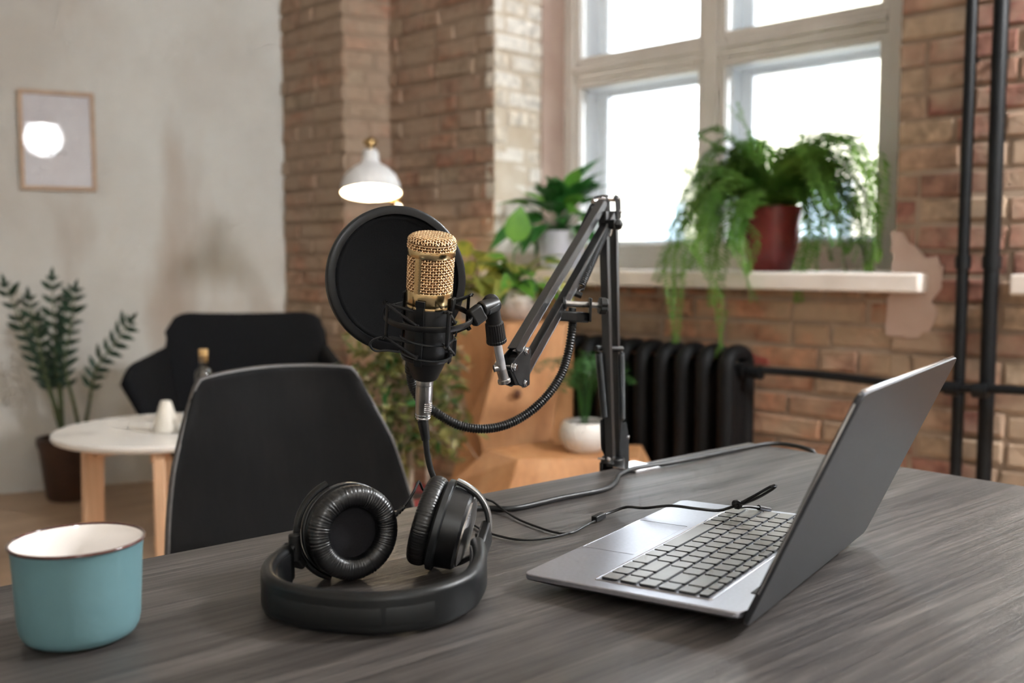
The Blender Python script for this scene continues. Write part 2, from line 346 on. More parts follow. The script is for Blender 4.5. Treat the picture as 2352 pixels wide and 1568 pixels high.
def empty(name, loc, rz=0):
    o = bpy.data.objects.new(name, None); COL.objects.link(o); o.location = V(loc); o.rotation_euler = (0, 0, rz); o.empty_display_size = .05
    ROOTM[o.name] = Mx.Translation(V(loc)) @ Mx.Rotation(rz, 4, 'Z'); return o

# ------------------------------------------------------------------ room shell
def ubox(mb, u0, u1, s0, s1, z0, z1):
    vs = [WP(u, s, z) for z in (z0, z1) for s in (s0, s1) for u in (u0, u1)]
    return mb.add(vs, [(0, 2, 3, 1), (4, 5, 7, 6), (0, 1, 5, 4), (2, 6, 7, 3), (0, 4, 6, 2), (1, 3, 7, 5)])
CEIL = 3.25
PD = V((.906, .423, 0)).normalized(); PN = V((-.423, .906, 0)).normalized()      # plaster wall: along / outwards
K1 = V((-1.125, 4.97, 0)); KA = V((-.763, 4.612, 0)); KB = V((-.566, 4.726, 0))
Q0 = K1 - PD * 5.3; Q1 = Q0 + D * 9.6; Q2 = WP(7.0, 0, 0)
def struct(o): return tag(o, kind='structure')
m = MB(); m.prism([(p.x, p.y) for p in (Q0 - V((.6, 0, 0)), Q1 - V((0, .6, 0)), Q2 + D * .6 + N * .6, WP(-1.5, .7, 0), K1 + V((-.5, 1.2, 0)), Q0 + V((-.6, .8, 0)))], -.1, 0)
floor = struct(m.build('floor', 'floor_wood'))
m = MB(); m.prism([(p.x, p.y) for p in (Q0 - V((.6, 0, 0)), Q1 - V((0, .6, 0)), Q2 + D * .6 + N * .6, WP(-1.5, .7, 0), K1 + V((-.5, 1.2, 0)), Q0 + V((-.6, .8, 0)))], CEIL, CEIL + .1)
struct(m.build('ceiling', 'ceiling_paint'))
def slab(p, q, out, th, z0, z1):
    mb = MB(); p, q = V(p), V(q); o = V(out) * th
    return mb.prism([(a.x, a.y) for a in (p, q, q + o, p + o)], z0, z1)
wall_left = struct(slab(Q0 - PD * .2, K1 + PD * .3, PN, .2, 0, CEIL).build('wall_left', 'plaster'))
struct(slab(Q0, Q1, -N, .2, 0, CEIL).build('wall_back', 'white_wall'))
qd = (Q2 - Q1).normalized()
struct(slab(Q1, Q2, V((qd.y, -qd.x, 0)), .2, 0, CEIL).build('wall_right', 'white_wall'))

REC = .007
m = MB()
ubox(m, -.80, 0, REC, .62, 0, CEIL)
for i, (u0, u1) in enumerate(NICHES):
    ubox(m, u0, u1, REC, .62, 0, .947); ubox(m, u0, u1, REC, .62, HEAD_Z, CEIL)
    ubox(m, u0 + 1.55, u1, .40, .62, .947, HEAD_Z)
    nx = NICHES[i + 1][0] if i < 2 else 7.3
    ubox(m, u1, nx, REC, .62, 0, CEIL)
wall_window = struct(m.build('wall_window', 'mortar', smooth=0))
m = MB(); inn = [K1 + N * REC, KA + (N * REC) + D * -.004, KB + N * REC, KB + N * .5, K1 + N * .7]
m.prism([(p.x, p.y) for p in inn], 0, CEIL)
wall_pilaster = struct(m.build('wall_pilaster', 'mortar', smooth=0))

# bricks: a dozen chipped variants, each brick its own object
def brick_mesh(L, H, seed):
    rg = random.Random(seed); j = lambda a: rg.uniform(-a, a); vs = []
    for y, ins in ((-.05, .0), (-.007, .0), (0, .006)):
        for sx, sz in ((-1, -1), (1, -1), (1, 1), (-1, 1)):
            k = 0 if y < -.01 else 1
            vs.append((sx * (L / 2 - ins * rg.uniform(.5, 1.7)) + j(.004) * k, y + (j(.003) if y == 0 else 0), sz * (H / 2 - ins * rg.uniform(.4, 1.6)) + j(.003) * k))
    fs = [(8, 9, 10, 11)]
    for a, b in ((0, 4), (4, 8)):
        for i in range(4): fs.append((a + i, a + (i + 1) % 4, b + (i + 1) % 4, b + i))
    me = bpy.data.meshes.new('brick'); me.from_pydata(vs, [], fs); me.update()
    bm = bmesh.new(); bm.from_mesh(me); bmesh.ops.recalc_face_normals(bm, faces=bm.faces); bm.to_mesh(me); bm.free()
    return me
BH, COURSE = .064, .0765
BRK = {}
for mn in ('brick', 'brick_red', 'brick_lit', 'brick_warm'):
    BRK[mn] = {'f': [brick_mesh(.246, BH, i) for i in range(7)], 'h': [brick_mesh(.118, BH, 50 + i) for i in range(5)]}
    for k in BRK[mn].values():
        for me in k: me.materials.append(MATS[mn])
FAR = {}                                             # bricks beyond the photograph's frame: joined per wall and colour
def bricks(parent, p0, d, length, f, z0, z1, mn, seed=0, keep=(0, 9)):
    rg = random.Random(seed); p0 = V(p0); d = V(d).normalized(); f = V(f).normalized()
    if d.cross(f).z < 0: p0 = p0 + d * length; d = -d
    r = 0
    z = math.floor(z0 / COURSE) * COURSE
    while z < z1 - .02:
        zc = z + COURSE / 2; ri = int(round(z / COURSE)); zt = min(z1, zc + BH / 2); zb = max(z0, zc - BH / 2)
        hs = (zt - zb) / BH
        if hs > .25:
            x = -(.13 if ri % 2 else 0) - rg.uniform(0, .05)
            while x < length - .012:
                full = rg.random() > (.25 if ri % 3 else .6); L = .246 if full else .118
                a, b = max(x, 0), min(x + L, length)
                if b - a > .03:
                    me = rg.choice(BRK[mn]['f' if (b - a) > .15 else 'h']); base = .246 if (b - a) > .15 else .118
                    c = p0 + d * ((a + b) / 2) + f * rg.uniform(-.004, .007); c.z = (zt + zb) / 2 + rg.uniform(-.003, .003)
                    if True:
                        M = Mx((d, f, V((0, 0, 1)))).transposed().to_4x4(); M.translation = c
                        M = M @ Mx.Rotation(rg.uniform(-.014, .014), 4, 'Y') @ Mx.Diagonal(((b - a) / base * .995, 1, hs, 1))
                        if keep[0] < c.z < keep[1]: link_mesh('brick', me, parent, M)
                        else: FAR.setdefault((parent.name, mn), (parent, MB()))[1].add([v.co for v in me.vertices], [list(p.vertices) for p in me.polygons], M)
                x += L + rg.uniform(.009, .015)
        z += COURSE
bricks(wall_pilaster, K1, KA - K1, (KA - K1).length, -N, 0, 2.9, 'brick', 1)
fB = V(((KB - KA).y, -(KB - KA).x, 0))
bricks(wall_pilaster, KA, KB - KA, (KB - KA).length, fB, 0, 2.9, 'brick', 2)
bricks(wall_window, WP(-.69, 0, 0), D, .69, -N, 0, 2.9, 'brick', 3, (.3, 2.3))
bricks(wall_window, WP(0, 0, 0), D, 1.724, -N, 0, .945, 'brick_warm', 4, (.36, 9))
bricks(wall_window, WP(1.724, 0, 0), D, .426, -N, 0, 2.75, 'brick_red', 5, (.36, 2.05))
bricks(wall_window, WP(2.15, 0, 0), D, .75, -N, 0, .945, 'brick_red', 6, (.36, 9))
m = MB(); ubox(m, .0, .003, .0, .30, SILL_Z, HEAD_Z); ubox(m, 2.15, 2.153, .0, .42, SILL_Z, HEAD_Z); tag(m.build('reveal_render', 'lit_render', wall_window, smooth=0), 'mortar of the window reveals, coloured pale as if window-lit')
bricks(wall_window, WP(0.005, 0, 0), N, .285, D, 1.006, HEAD_Z, 'brick_lit', 7, (0, 2.3))
bricks(wall_window, WP(2.155, 0, 0), N, .40, D, 1.006, HEAD_Z, 'brick_lit', 8, (9, 9))
for (pn, mn_), (par, mb_) in FAR.items(): tag(mb_.build('brick_courses', mn_, par, smooth=0), kind='stuff')
m = MB(); m.prism([(0, 0), (.145, 0), (.145, .012), (0, .014)], 1.006, HEAD_Z, Mx((N, D, V((0, 0, 1)))).transposed().to_4x4())
m.v = [p + WP(.0, .283, 0) for p in m.v]
tag(m.build('plaster_strip', 'pink_plaster', wall_window), 'pink plaster strip beside the window frame')
def ragged(name, pts, mn, th, label, seed):
    """a ragged patch on the wall face, given as (u, z) outline"""
    rg = random.Random(seed); out = []
    for i in range(len(pts)):
        a, b = pts[i], pts[(i + 1) % len(pts)]; n = max(1, int(math.hypot(b[0] - a[0], b[1] - a[1]) / .02))
        for k in range(n): t = k / n; out.append((a[0] + (b[0] - a[0]) * t + rg.uniform(-.008, .008), a[1] + (b[1] - a[1]) * t + rg.uniform(-.008, .008)))
    mb = MB(); n = len(out)
    mb.add([WP(u, -th, z) for u, z in out] + [WP(u, 0, z) for u, z in out], [tuple(range(n))] + [(i, (i + 1) % n, n + (i + 1) % n, n + i) for i in range(n)])
    return tag(mb.build(name, mn, wall_window, smooth=0), label)
ragged('plaster_patch', [(1.722, 1.13), (1.75, 1.125), (1.775, 1.09), (1.80, 1.085), (1.815, 1.05), (1.85, 1.055), (1.872, 1.02), (1.868, .96), (1.845, .93), (1.855, .88), (1.84, .83), (1.78, .815), (1.71, .82), (1.705, .93), (1.722, .945)], 'pink_plaster', .0095, 'ragged pink plaster patch right of the windowsill', 3)
ragged('paint_mark', [(1.215, .735), (1.25, .738), (1.30, .712), (1.31, .70), (1.26, .70), (1.22, .715)], 'red_paint', .0085, 'red paint mark beside the radiator', 4)

# windows
def window(idx, u0, sl, sr):
    w = empty('window_%d' % idx, WP(u0, .43, SILL_Z)); struct(w)
    S0, S1 = .427, .50
    def piece(name, a, b, z0, z1, s0=S0, s1=S1, mn='frame_paint', bv=.006, par=None):
        q = MB(); ubox(q, u0 + a, u0 + b, s0, s1, z0, z1); return q.build(name, mn, par or w, bevel=bv)
    for a, b in ((0, .062), (1.488, 1.55)): piece('jamb', a, b, SILL_Z, HEAD_Z)
    piece('mullion', .742, .808, SILL_Z, HEAD_Z, S0 - .004)
    piece('bottom_rail', .062, 1.488, SILL_Z, 1.085); piece('top_rail', .062, 1.488, 2.68, HEAD_Z)
    for a, b in ((.062, .742), (.808, 1.488)):
        piece('transom', a, b, 1.825, 1.90, S0 + .004); piece('transom', a, b, 1.862, 1.878, S0 - .006, S0 + .02, bv=.004)
        for z0, z1 in ((1.085, 1.825), (1.90, 2.68)):
            sw = .028
            sh = MB(); ubox(sh, u0 + a, u0 + a + sw, .437, .49, z0, z1); ubox(sh, u0 + b - sw, u0 + b, .437, .49, z0, z1)
            ubox(sh, u0 + a + sw, u0 + b - sw, .437, .49, z0, z0 + sw); ubox(sh, u0 + a + sw, u0 + b - sw, .437, .49, z1 - sw, z1)
            so = sh.build('sash', 'frame_paint', w, bevel=.004)
            piece('pane', a + sw, b - sw, z0 + sw, z1 - sw, .468, .471, 'glass', 0, so)
            e = .048; o2 = MB(); s0, s1 = .60, .645                                   # the outer casement of the double window
            ubox(o2, u0 + a - .02, u0 + a + e, s0, s1, z0 - .02, z1 + .02); ubox(o2, u0 + b - e, u0 + b + .02, s0, s1, z0 - .02, z1 + .02)
            ubox(o2, u0 + a + e, u0 + b - e, s0, s1, z0 - .02, z0 + e); ubox(o2, u0 + a + e, u0 + b - e, s0, s1, z1 - e, z1 + .02)
            oo = o2.build('outer_sash', 'frame_white', w, bevel=.004)
            piece('pane', a + e, b - e, z0 + e, z1 - e, .62, .623, 'glass', 0, oo)
        piece('box_lining', a - .012, a - .0005, SILL_Z, HEAD_Z, .50, .60, 'frame_white', 0); piece('box_lining', b + .0005, b + .012, SILL_Z, HEAD_Z, .50, .60, 'frame_white', 0)
        piece('box_lining', a, b, 1.80, 1.812, .50, .60, 'frame_white', 0); piece('box_lining', a, b, 1.913, 1.925, .50, .60, 'frame_white', 0)
        piece('box_lining', a, b, 1.065, 1.077, .50, .60, 'frame_white', 0)
    for z in (1.2, 1.7, 2.05, 2.5):
        for uu in (.742, .808):
            h = MB(); h.cyl(WP(u0 + uu, S0 - .008, z - .03), WP(u0 + uu, S0 - .008, z + .03), .007, n=10); h.build('hinge', 'frame_paint', w)
    sl_, sr_ = sl, sr; q = MB()
    out = [(sl_, -.07), (sr_, -.07), (sr_, 0), (u0 + 1.724, 0), (u0 + 1.724, .40), (u0 + 1.55, .40), (u0 + 1.55, .43), (u0, .43), (u0, 0), (sl_, 0)]
    ps = [WP(a, b, 0) for a, b in out]; q.prism([(p.x, p.y) for p in ps], .948, SILL_Z)
    tag(q.build('window_sill', 'sill_paint', w, bevel=.008, segs=3), 'thick white painted sill')
    return w
window(1, 0.0, -.02, 1.832); window(2, 2.15, 2.076, 3.95); window(3, 4.3, 4.2, 6.1)

# outside
def building(label, u0, u1, s, top, wu, wz, du, dz, first, ww=1.1, wh=1.7):
    b = empty('street_building', WP((u0 + u1) / 2, s + 3, -7)); tag(b, label, 'building')
    q = MB(); ubox(q, u0, u1, s, s + 6, -7, top); q.build('facade', 'facade', b, smooth=0)
    q = MB(); ubox(q, u0 - .2, u1 + .2, s - .25, s + 6.2, top, top + .25); q.build('cornice', 'facade', b, smooth=0)
    for i in range(wu):
        for j in range(wz):
            a = u0 + first + i * du; z = top - 2.6 - j * dz
            if a + ww > u1: continue
            q = MB(); ubox(q, a, a + ww, s - .06, s + .02, z, z + wh); f = q.build('window_frame', 'frame_white', b, smooth=0)
            q = MB()
            for k in range(2): ubox(q, a + .08 + k * (ww / 2 - .02), a + ww / 2 - .03 + k * (ww / 2 - .02), s - .08, s - .055, z + .08, z + wh - .08)
            q.build('window_pane', 'facade_pane', f, smooth=0)
building('low pale yellow house across the street behind the left panes', -30, -9.6, 16, 3.3, 8, 3, 2.5, 3.0, 1.2)
building('tall pale house across the street behind the right panes', -9.4, 1.5, 17, 9.5, 4, 5, 2.6, 3.1, 1.5, 1.2, 2.0)
m = MB(); ubox(m, -40, 40, .9, 40, -7.2, -7); struct(m.build('street_ground', 'street'))

# heating
rad = empty('radiator', WP(.95, -.13, 0)); tag(rad, 'black cast-iron ribbed radiator on the brick wall under the window', 'radiator')
def sec_path(zb, zt, hs, rr=.045):
    pts = []
    for cx, cz, a0 in ((hs - rr, zt - rr, 0), (-hs + rr, zt - rr, 90), (-hs + rr, zb + rr, 180), (hs - rr, zb + rr, 270)):
        for k in range(5): a = R(a0 + 22.5 * k); pts.append((cx + rr * cos(a), cz + rr * sin(a)))
    return pts
proto = None
for i in range(9):
    u = .60 + i * .0845
    if proto is None:
        q = MB(); path = [WP(u, -.145 + a, z) for a, z in sec_path(.14, .745, .06)]
        q.tube(path, .027, 12, closed=True, flat=(.95, 1.0), up=D)
        q.box((0, 0, 0), (.03, .07, .5), Mx.Translation(WP(u, -.145, .44)) @ Mx.Rotation(WALL_ROT, 4, 'Z'))
        proto = q.build('section', 'radiator_paint', rad); u_p = u
    else:
        c = proto.copy(); COL.objects.link(c); c.parent = rad; c.location = D * (u - u_p)
for z in (.2, .69):
    q = MB(); q.cyl(WP(.58, -.145, z), WP(1.31, -.145, z), .026, n=14); q.build('header_pipe', 'radiator_paint', rad)
for u in (.68, 1.2):
    q = MB(); q.bar(WP(u, -.12, .64), WP(u, .01, .64), .02, .02); q.build('wall_bracket', 'radiator_paint', rad)
def pipe(name, label, pts, r, step=.05):
    q = MB(); q.tube(smooth_path(pts, step), r, 16); return tag(q.build(name, 'pipe_paint', None, origin=pts[0]), label, 'pipe', 'black heating pipes')
p1 = empty('heating_pipe', WP(1.9477, -.055, 0)); tag(p1, 'slimmer black vertical pipe, nearer the window', 'pipe', 'black vertical heating pipes')
p2 = empty('heating_pipe', WP(2.025, -.055, 0)); tag(p2, 'thicker black vertical pipe, right beside the slimmer one', 'pipe', 'black vertical heating pipes')
for pp, u, r in ((p1, 1.9477, .0165), (p2, 2.025, .0205)):
    q = MB(); q.tube([WP(u, -.055, z) for z in (0, .68, 1.0, 2.0, CEIL)], r, 18); q.build('riser', 'pipe_paint', pp)
    for z in (1.02, 2.3):
        q = MB(); q.cyl(WP(u, -.055, z), WP(u, -.055, z + .035), r + .005, n=16); q.build('coupling', 'pipe_paint', pp)
    q = MB(); q.cyl(WP(u, -.055, 1.6), WP(u, .01, 1.6), .006, n=8); q.build('bracket', 'pipe_paint', pp)
hp = empty('radiator_pipe', WP(1.31, -.145, .69)); tag(hp, 'thin black pipe running level along bricks from radiator to risers', 'pipe')
q = MB(); q.tube(smooth_path([WP(1.315, -.145, .692), WP(1.38, -.13, .692), WP(1.46, -.10, .69), WP(1.6, -.095, .688), WP(1.72, -.095, .684), WP(1.9, -.095, .682), WP(2.03, -.098, .69), WP(2.2, -.095, .695), WP(2.7, -.095, .695)], .03), .0125, 14); q.build('run', 'pipe_paint', hp)
for u, r in ((1.345, .021), (1.9477, .02), (2.025, .021)):
    q = MB(); q.cyl(WP(u - .02, -.1 if u > 1.5 else -.138, .684), WP(u + .02, -.1 if u > 1.5 else -.138, .684), r, n=14); q.build('fitting', 'pipe_paint', hp)

# ------------------------------------------------------------------ the desk and what stands on it
def sweep(mb, path, sec, up, cap=True):
    """sec: closed outline of (across, up) pairs carried along the path; up: vector or callable(i)"""
    path = [V(p) for p in path]; m_ = len(path); n = len(sec); vs = []
    for i, p in enumerate(path):
        t = (path[min(i + 1, m_ - 1)] - path[max(i - 1, 0)]).normalized(); u = V(up(i) if callable(up) else up)
        u = (u - t * t.dot(u)).normalized(); b = t.cross(u)
        vs += [p + b * a + u * c for a, c in sec]
    fs = [(i * n + k, i * n + (k + 1) % n, (i + 1) * n + (k + 1) % n, (i + 1) * n + k) for i in range(m_ - 1) for k in range(n)]
    if cap: fs += [tuple(range(n))[::-1], tuple((m_ - 1) * n + k for k in range(n))]
    return mb.add(vs, fs)
def rrect(w, h, r, k=4):
    out = []
    for cx, cy, a0 in ((w / 2 - r, h / 2 - r, 0), (-w / 2 + r, h / 2 - r, 90), (-w / 2 + r, -h / 2 + r, 180), (w / 2 - r, -h / 2 + r, 270)):
        for i in range(k + 1): a = R(a0 + 90 * i / k); out.append((cx + r * cos(a), cy + r * sin(a)))
    return out
TZ = .75
TK = V((.381, 1.596, 0)); E1 = V((-.761, -.649, 0)).normalized(); E2 = V((.667, -.745, 0)).normalized()
TL, TW = 1.75, .95
desk = empty('wooden_desk', (TK + E1 * TL / 2 + E2 * TW / 2)); tag(desk, 'dark stained wooden table carrying the laptop and headphones', 'table')
m = MB(); m.prism([(p.x, p.y) for p in (TK, TK + E2 * TW, TK + E2 * TW + E1 * TL, TK + E1 * TL)], TZ - .035, TZ); m.build('tabletop', 'table_wood', desk, bevel=.003)
for a in (.12, TL - .12):
    for b in (.1, TW - .1):
        c = TK + E1 * a + E2 * b; q = MB(); q.box(c + V((0, 0, (TZ - .035) / 2)), (.06, .06, TZ - .035), None, math.atan2(E1.y, E1.x)); q.build('leg', 'table_leg', desk, bevel=.004)
for a0, b0, a1, b1 in ((.12, .1, TL - .12, .1), (.12, TW - .1, TL - .12, TW - .1), (.12, .1, .12, TW - .1), (TL - .12, .1, TL - .12, TW - .1)):
    q = MB(); q.bar(TK + E1 * a0 + E2 * b0 + V((0, 0, .67)), TK + E1 * a1 + E2 * b1 + V((0, 0, .67)), .025, .088); q.build('apron', 'table_leg', desk)

# mug
mg = empty('enamel_mug', (-.335, .758, TZ)); tag(mg, 'teal enamel mug with white inside and dark brown rim on the table', 'mug')
T = Mx.Translation(V((-.335, .758, TZ)))
q = MB(); q.lathe([(1e-5, .0015), (.036, .0015), (.0405, .004), (.0432, .009), (.0445, .016), (.0458, .04), (.0470, .066), (.0478, .0725), (.0486, .0752)], 64, T); q.build('body', 'mug_teal', mg, smooth=60)
q = MB(); q.lathe([(.0478, .0765), (.0462, .0725), (.0450, .060), (.0435, .02), (.040, .008), (.033, .0045), (1e-5, .004)], 64, T); q.build('inside', 'mug_white', mg, smooth=60)
q = MB(); q.tube([V((-.335 + .0487 * cos(a), .758 + .0487 * sin(a), TZ + .0762)) for a in [2 * pi * i / 72 for i in range(72)]], .00125, 10, closed=True); q.build('rim', 'mug_rim', mg)

# laptop
LA = V((.009, .865, .766)); la = R(55.6); LW = V((cos(la), sin(la), 0)); LD = V((sin(la), -cos(la), .0225)).normalized(); LN = LW.cross(LD); LN = LN if LN.z > 0 else -LN
lap = empty('laptop', V((.009, .865, TZ)) + LW * .165 + V((LD.x, LD.y, 0)) * .1); tag(lap, 'open grey metal laptop on the table, lid back turned to the viewer', 'laptop')
LM = Mx((LW, LD, LN)).transposed().to_4x4()
LM.translation = LA
WID, DEP = .332, .203
def lout(w, d, r, x0=0, y0=0, k=5): return [(x + w / 2 + x0, y + d / 2 + y0) for x, y in rrect(w, d, r, k)]
q = MB(); q.prism(lout(WID, DEP, .009), -.0050, 0, LM); q.build('base', 'laptop_metal', lap, bevel=.0009, segs=3)
q = MB()
o1 = lout(WID, DEP, .009); o2 = lout(WID - .03, DEP - .03, .009, .015, .015); n = len(o1)
q.add([(x, y, -.005) for x, y in o1] + [(x, y, -.0115) for x, y in o2], [(i, (i + 1) % n, n + (i + 1) % n, n + i) for i in range(n)] + [tuple(range(n, 2 * n))], LM); q.build('underside', 'laptop_under', lap)
for a, b in ((.04, .03), (WID - .04, .03), (.04, DEP - .025), (WID - .04, DEP - .025)):
    p = LM @ V((a, b, -.0115)); q = MB(); q.cyl((p.x, p.y, TZ), p, .006, n=14); q.build('foot', 'rubber', lap)
q = MB(); q.box((.161, .0295, .0001), (.119, .054, .0003), LM); q.build('trackpad', 'laptop_metal', lap, bevel=.0008)
q = MB(); q.box((.161, .0023, .00025), (.119, .0012, .0005), LM); q.build('trackpad_edge', 'chrome', lap)
q = MB(); q.box((.2212, .0295, .00015), (.0008, .054, .0004), LM); q.build('trackpad_gap', 'laptop_dark', lap)
KX0, KX1, KY0 = .0195, .318, .0665
q = MB(); q.tube([LM @ V((x, y, .0001)) for x, y in lout(KX1 - KX0 + .006, .107, .003, KX0 - .003, KY0 - .003)], .0006, 6, closed=True); q.build('keyboard_highlight', 'chrome', lap)  # bright line drawn as the highlight around the keyboard recess
rows = [[1, 1, 1, 1.35, 1, 1, 5, 1, 1, 1, 1.45], [1, 1, 1.75] + [1] * 10 + [2.05], [1, 2.25] + [1] * 11 + [1.55], [1, 1.5] + [1] * 12 + [1.3], [1, 1.8] + [1] * 13, [1] * 15 + [.8]]
kmesh = {}
def key_mesh(w, d):
    k = (round(w, 4), round(d, 4))
    if k not in kmesh:
        me = bpy.data.meshes.new('key'); a = rrect(w, d, .0016, 3); b = rrect(w - .0006, d - .0006, .0016, 3); n = len(a)
        me.from_pydata([(x, y, 0) for x, y in a] + [(x, y, .0016) for x, y in a] + [(x, y, .0019) for x, y in b], [],
                       [(i, (i + 1) % n, n + (i + 1) % n, n + i) for i in range(n)] + [(n + i, n + (i + 1) % n, 2 * n + (i + 1) % n, 2 * n + i) for i in range(n)] + [tuple(range(2 * n, 3 * n))])
        me.materials.append(MATS['key_top']); me.materials.append(MATS['laptop_dark'])
        for f_ in me.polygons: f_.material_index = 0 if f_.index == 2 * n else 1  # key sides coloured dark to imitate the shadow between keys
        kmesh[k] = me
    return kmesh[k]
y = KY0
kb = MB(); kb.box(((KX0 + KX1) / 2, KY0 + .0505, .00005), (KX1 - KX0, .101, .0002), LM); kbo = kb.build('keyboard', 'laptop_metal', lap, smooth=0)
for ri, row in enumerate(rows):
    dk = .0180 if ri < 5 else .0112; tot = sum(row); x = KX0; un = (KX1 - KX0) / tot
    for wk in row:
        me = key_mesh(wk * un - .0028, dk - .0028); link_mesh('key', me, kbo, LM @ Mx.Translation(V((x + wk * un / 2, y + dk / 2, .0002)))); x += wk * un
    y += dk
q = MB(); q.box((WID / 2, DEP - .0085, .0002), (WID - .10, .007, .0008), LM); q.build('hinge_slot', 'laptop_dark', lap)
q = MB(); q.cyl(LM @ V((.05, DEP - .002, -.001)), LM @ V((WID - .05, DEP - .002, -.001)), .0035, n=14); q.build('hinge', 'laptop_dark', lap)
hd = V((LD.x, LD.y, 0)).normalized(); LU = (hd * .083 + V((0, 0, .185))).normalized(); LO = LU.cross(LW); LO = LO if LO.dot(hd) > 0 else -LO
HB = LA + LW * -.001 + hd * (DEP + .0015) + V((0, 0, -.0055)); LIDM = Mx((LW, LU, LO)).transposed().to_4x4(); LIDM.translation = HB
LIDH = .205
q = MB(); q.prism(lout(WID, LIDH, .008), -.0022, .0022, LIDM); lid = q.build('lid', 'laptop_lid', lap, bevel=.0010, segs=3)
q = MB(); q.prism(lout(WID - .004, LIDH - .004, .007, .002, .002), -.0031, -.0021, LIDM); q.build('bezel', 'laptop_dark', lap)
q = MB(); q.prism(lout(WID - .02, LIDH - .034, .003, .01, .023), -.0035, -.0030, LIDM); q.build('screen', 'screen_glass', lap)
q = MB(); q.tube([LIDM @ V(p) for p in ((.001, .03, -.001), (.001, LIDH - .01, -.001), (.0035, LIDH - .0028, -.001), (.010, LIDH - .0003, -.001), (WID - .010, LIDH - .0003, -.001), (WID - .003, LIDH - .003, -.001))], .0013, 8); q.build('lid_glint', 'chrome', lid)  # chrome strip added to draw the glint along the lid edge
for x in (.05, .13, .21, .28):
    q = MB(); q.box((x, LIDH - .003, -.0032), (.03, .0018, .001), LIDM); q.build('lid_bumper', 'rubber', lap)

# headphones
hpn = empty('headphones', (-.107, .80, TZ)); tag(hpn, 'black over-ear headphones lying on the table beside the mug', 'headphones')
bpath = smooth_path([(-.199, .872, .773), (-.2055, .846, .771), (-.2035, .818, .770), (-.190, .790, .769), (-.154, .7675, .768), (-.106, .758, .768), (-.064, .772, .769), (-.038, .802, .770), (-.0285, .84, .772), (-.029, .872, .774), (-.032, .89, .775)], .004)
sec = rrect(.0125, .0335, .0055, 5)
q = MB(); sweep(q, bpath, sec, (0, 0, 1)); band = q.build('headband', 'matte_plastic', hpn, smooth=60)
nb = len(bpath)
def band_strip(f0, f1, h, th, off, name, mn, par):
    i0, i1 = int(nb * f0), int(nb * f1); pth = []
    for i in range(i0, i1 + 1):
        t = (bpath[min(i + 1, nb - 1)] - bpath[max(i - 1, 0)]).normalized(); b = t.cross(V((0, 0, 1))); c = V((-.11, .85, .77)); b = b if b.dot(bpath[i] - c) > 0 else -b
        pth.append(bpath[i] + b * off + V((0, 0, -.0015)))
    q = MB(); sweep(q, pth, rrect(th, h, min(th, h) * .4, 2), (0, 0, 1)); return q.build(name, mn, par)
for f0, f1 in ((.24, .395), (.40, .52), (.525, .64)): band_strip(f0, f1, .0145, .0016, .0058, 'band_panel', 'panel_black', band)
band_strip(.03, .97, .027, .003, -.0062, 'inner_cushion', 'pad_leather', band)
def wrinkled_pad(M, R0, rx, rz, z0):
    NU, NV = 520, 26; rg = random.Random(5); ph = [(rg.uniform(0, 2 * pi), rg.randint(60, 180), rg.uniform(.3, 1)) for _ in range(9)]; P = []
    for i in range(NU):
        a = 2 * pi * i / NU; row = []
        wv = sum(s_ * sin(f * a + p) for p, f, s_ in ph) / 5
        for j in range(NV):
            b = 2 * pi * j / NV; ax = max(0, cos(b - .3 * sin(3 * a)) * .0 + (1 - abs(sin(b * .5)) * .25)); k = 1 + .045 * wv * ax
            ex = (abs(cos(b)) ** .85) * (1 if cos(b) > 0 else -1); ez = (abs(sin(b)) ** .85) * (1 if sin(b) > 0 else -1)
            r = R0 + rx * k * ex; row.append(M @ V((r * cos(a), r * sin(a), z0 + rz * k * ez)))
        P.append(row)
    mb = MB(); vs = [v for r_ in P for v in r_]
    mb.add(vs, [(i * NV + j, ((i + 1) % NU) * NV + j, ((i + 1) % NU) * NV + (j + 1) % NV, i * NV + (j + 1) % NV) for i in range(NU) for j in range(NV)]); return mb
def cup(c, nrm, name):
    M = frame(c, nrm, (1, 0, 0)) if abs(V(nrm).normalized().x) < .9 else frame(c, nrm, (0, -1, 0))
    q = MB(); q.lathe([(.026, .003), (.040, .003), (.0425, 0), (.0425, -.004), (.041, -.0045), (.0395, -.006), (.0375, -.022), (.035, -.0245), (1e-5, -.0245)], 64, M); sh = q.build('ear_cup', 'black_plastic', hpn, smooth=35)
    q = MB(); q.lathe([(.0428, .0012), (.0436, .0006), (.0436, -.0042), (.0428, -.005)], 64, M); q.build('cup_rim', 'black_steel', sh)
    q = MB(); q.lathe([(.033, -.0244), (.033, -.026), (.028, -.0285), (.018, -.0305), (1e-5, -.0312)], 48, M); q.build('outer_cap', 'steel', sh)
    q = wrinkled_pad(M, .0330, .0098, .0095, .0115); q.build('ear_pad', 'pad_leather', hpn, smooth=70)
    q = MB(); q.lathe([(1e-5, .007), (.012, .0072), (.0255, .006), (.0265, .004)], 40, M); q.build('driver_cloth', 'driver_fabric', sh)
    return M, sh
ML, shl = cup(V((-.150, .9025, TZ + .0445)), (.52, -.84, .06), 'left')
MR, shr = cup(V((-.068, .928, TZ + .0435)), (-.945, .10, .255), 'right')
q = MB(); q.tube(smooth_path([ML @ V((.0458 * cos(R(a)), .0458 * sin(R(a)), -.010)) for a in range(112, 262, 10)], .004), .0028, 10, flat=(1.1, 1.5), up=ML.col[2].to_3d()); q.build('yoke', 'black_plastic', hpn)
bl = ML @ V((-.050, -.014, -.008)); q = MB(); q.bar(bl + V((.004, 0, -.002)), V((-.197, .876, .775)), .014, .027, (0, 0, 1)); q.build('yoke_block', 'black_plastic', hpn, bevel=.0025)
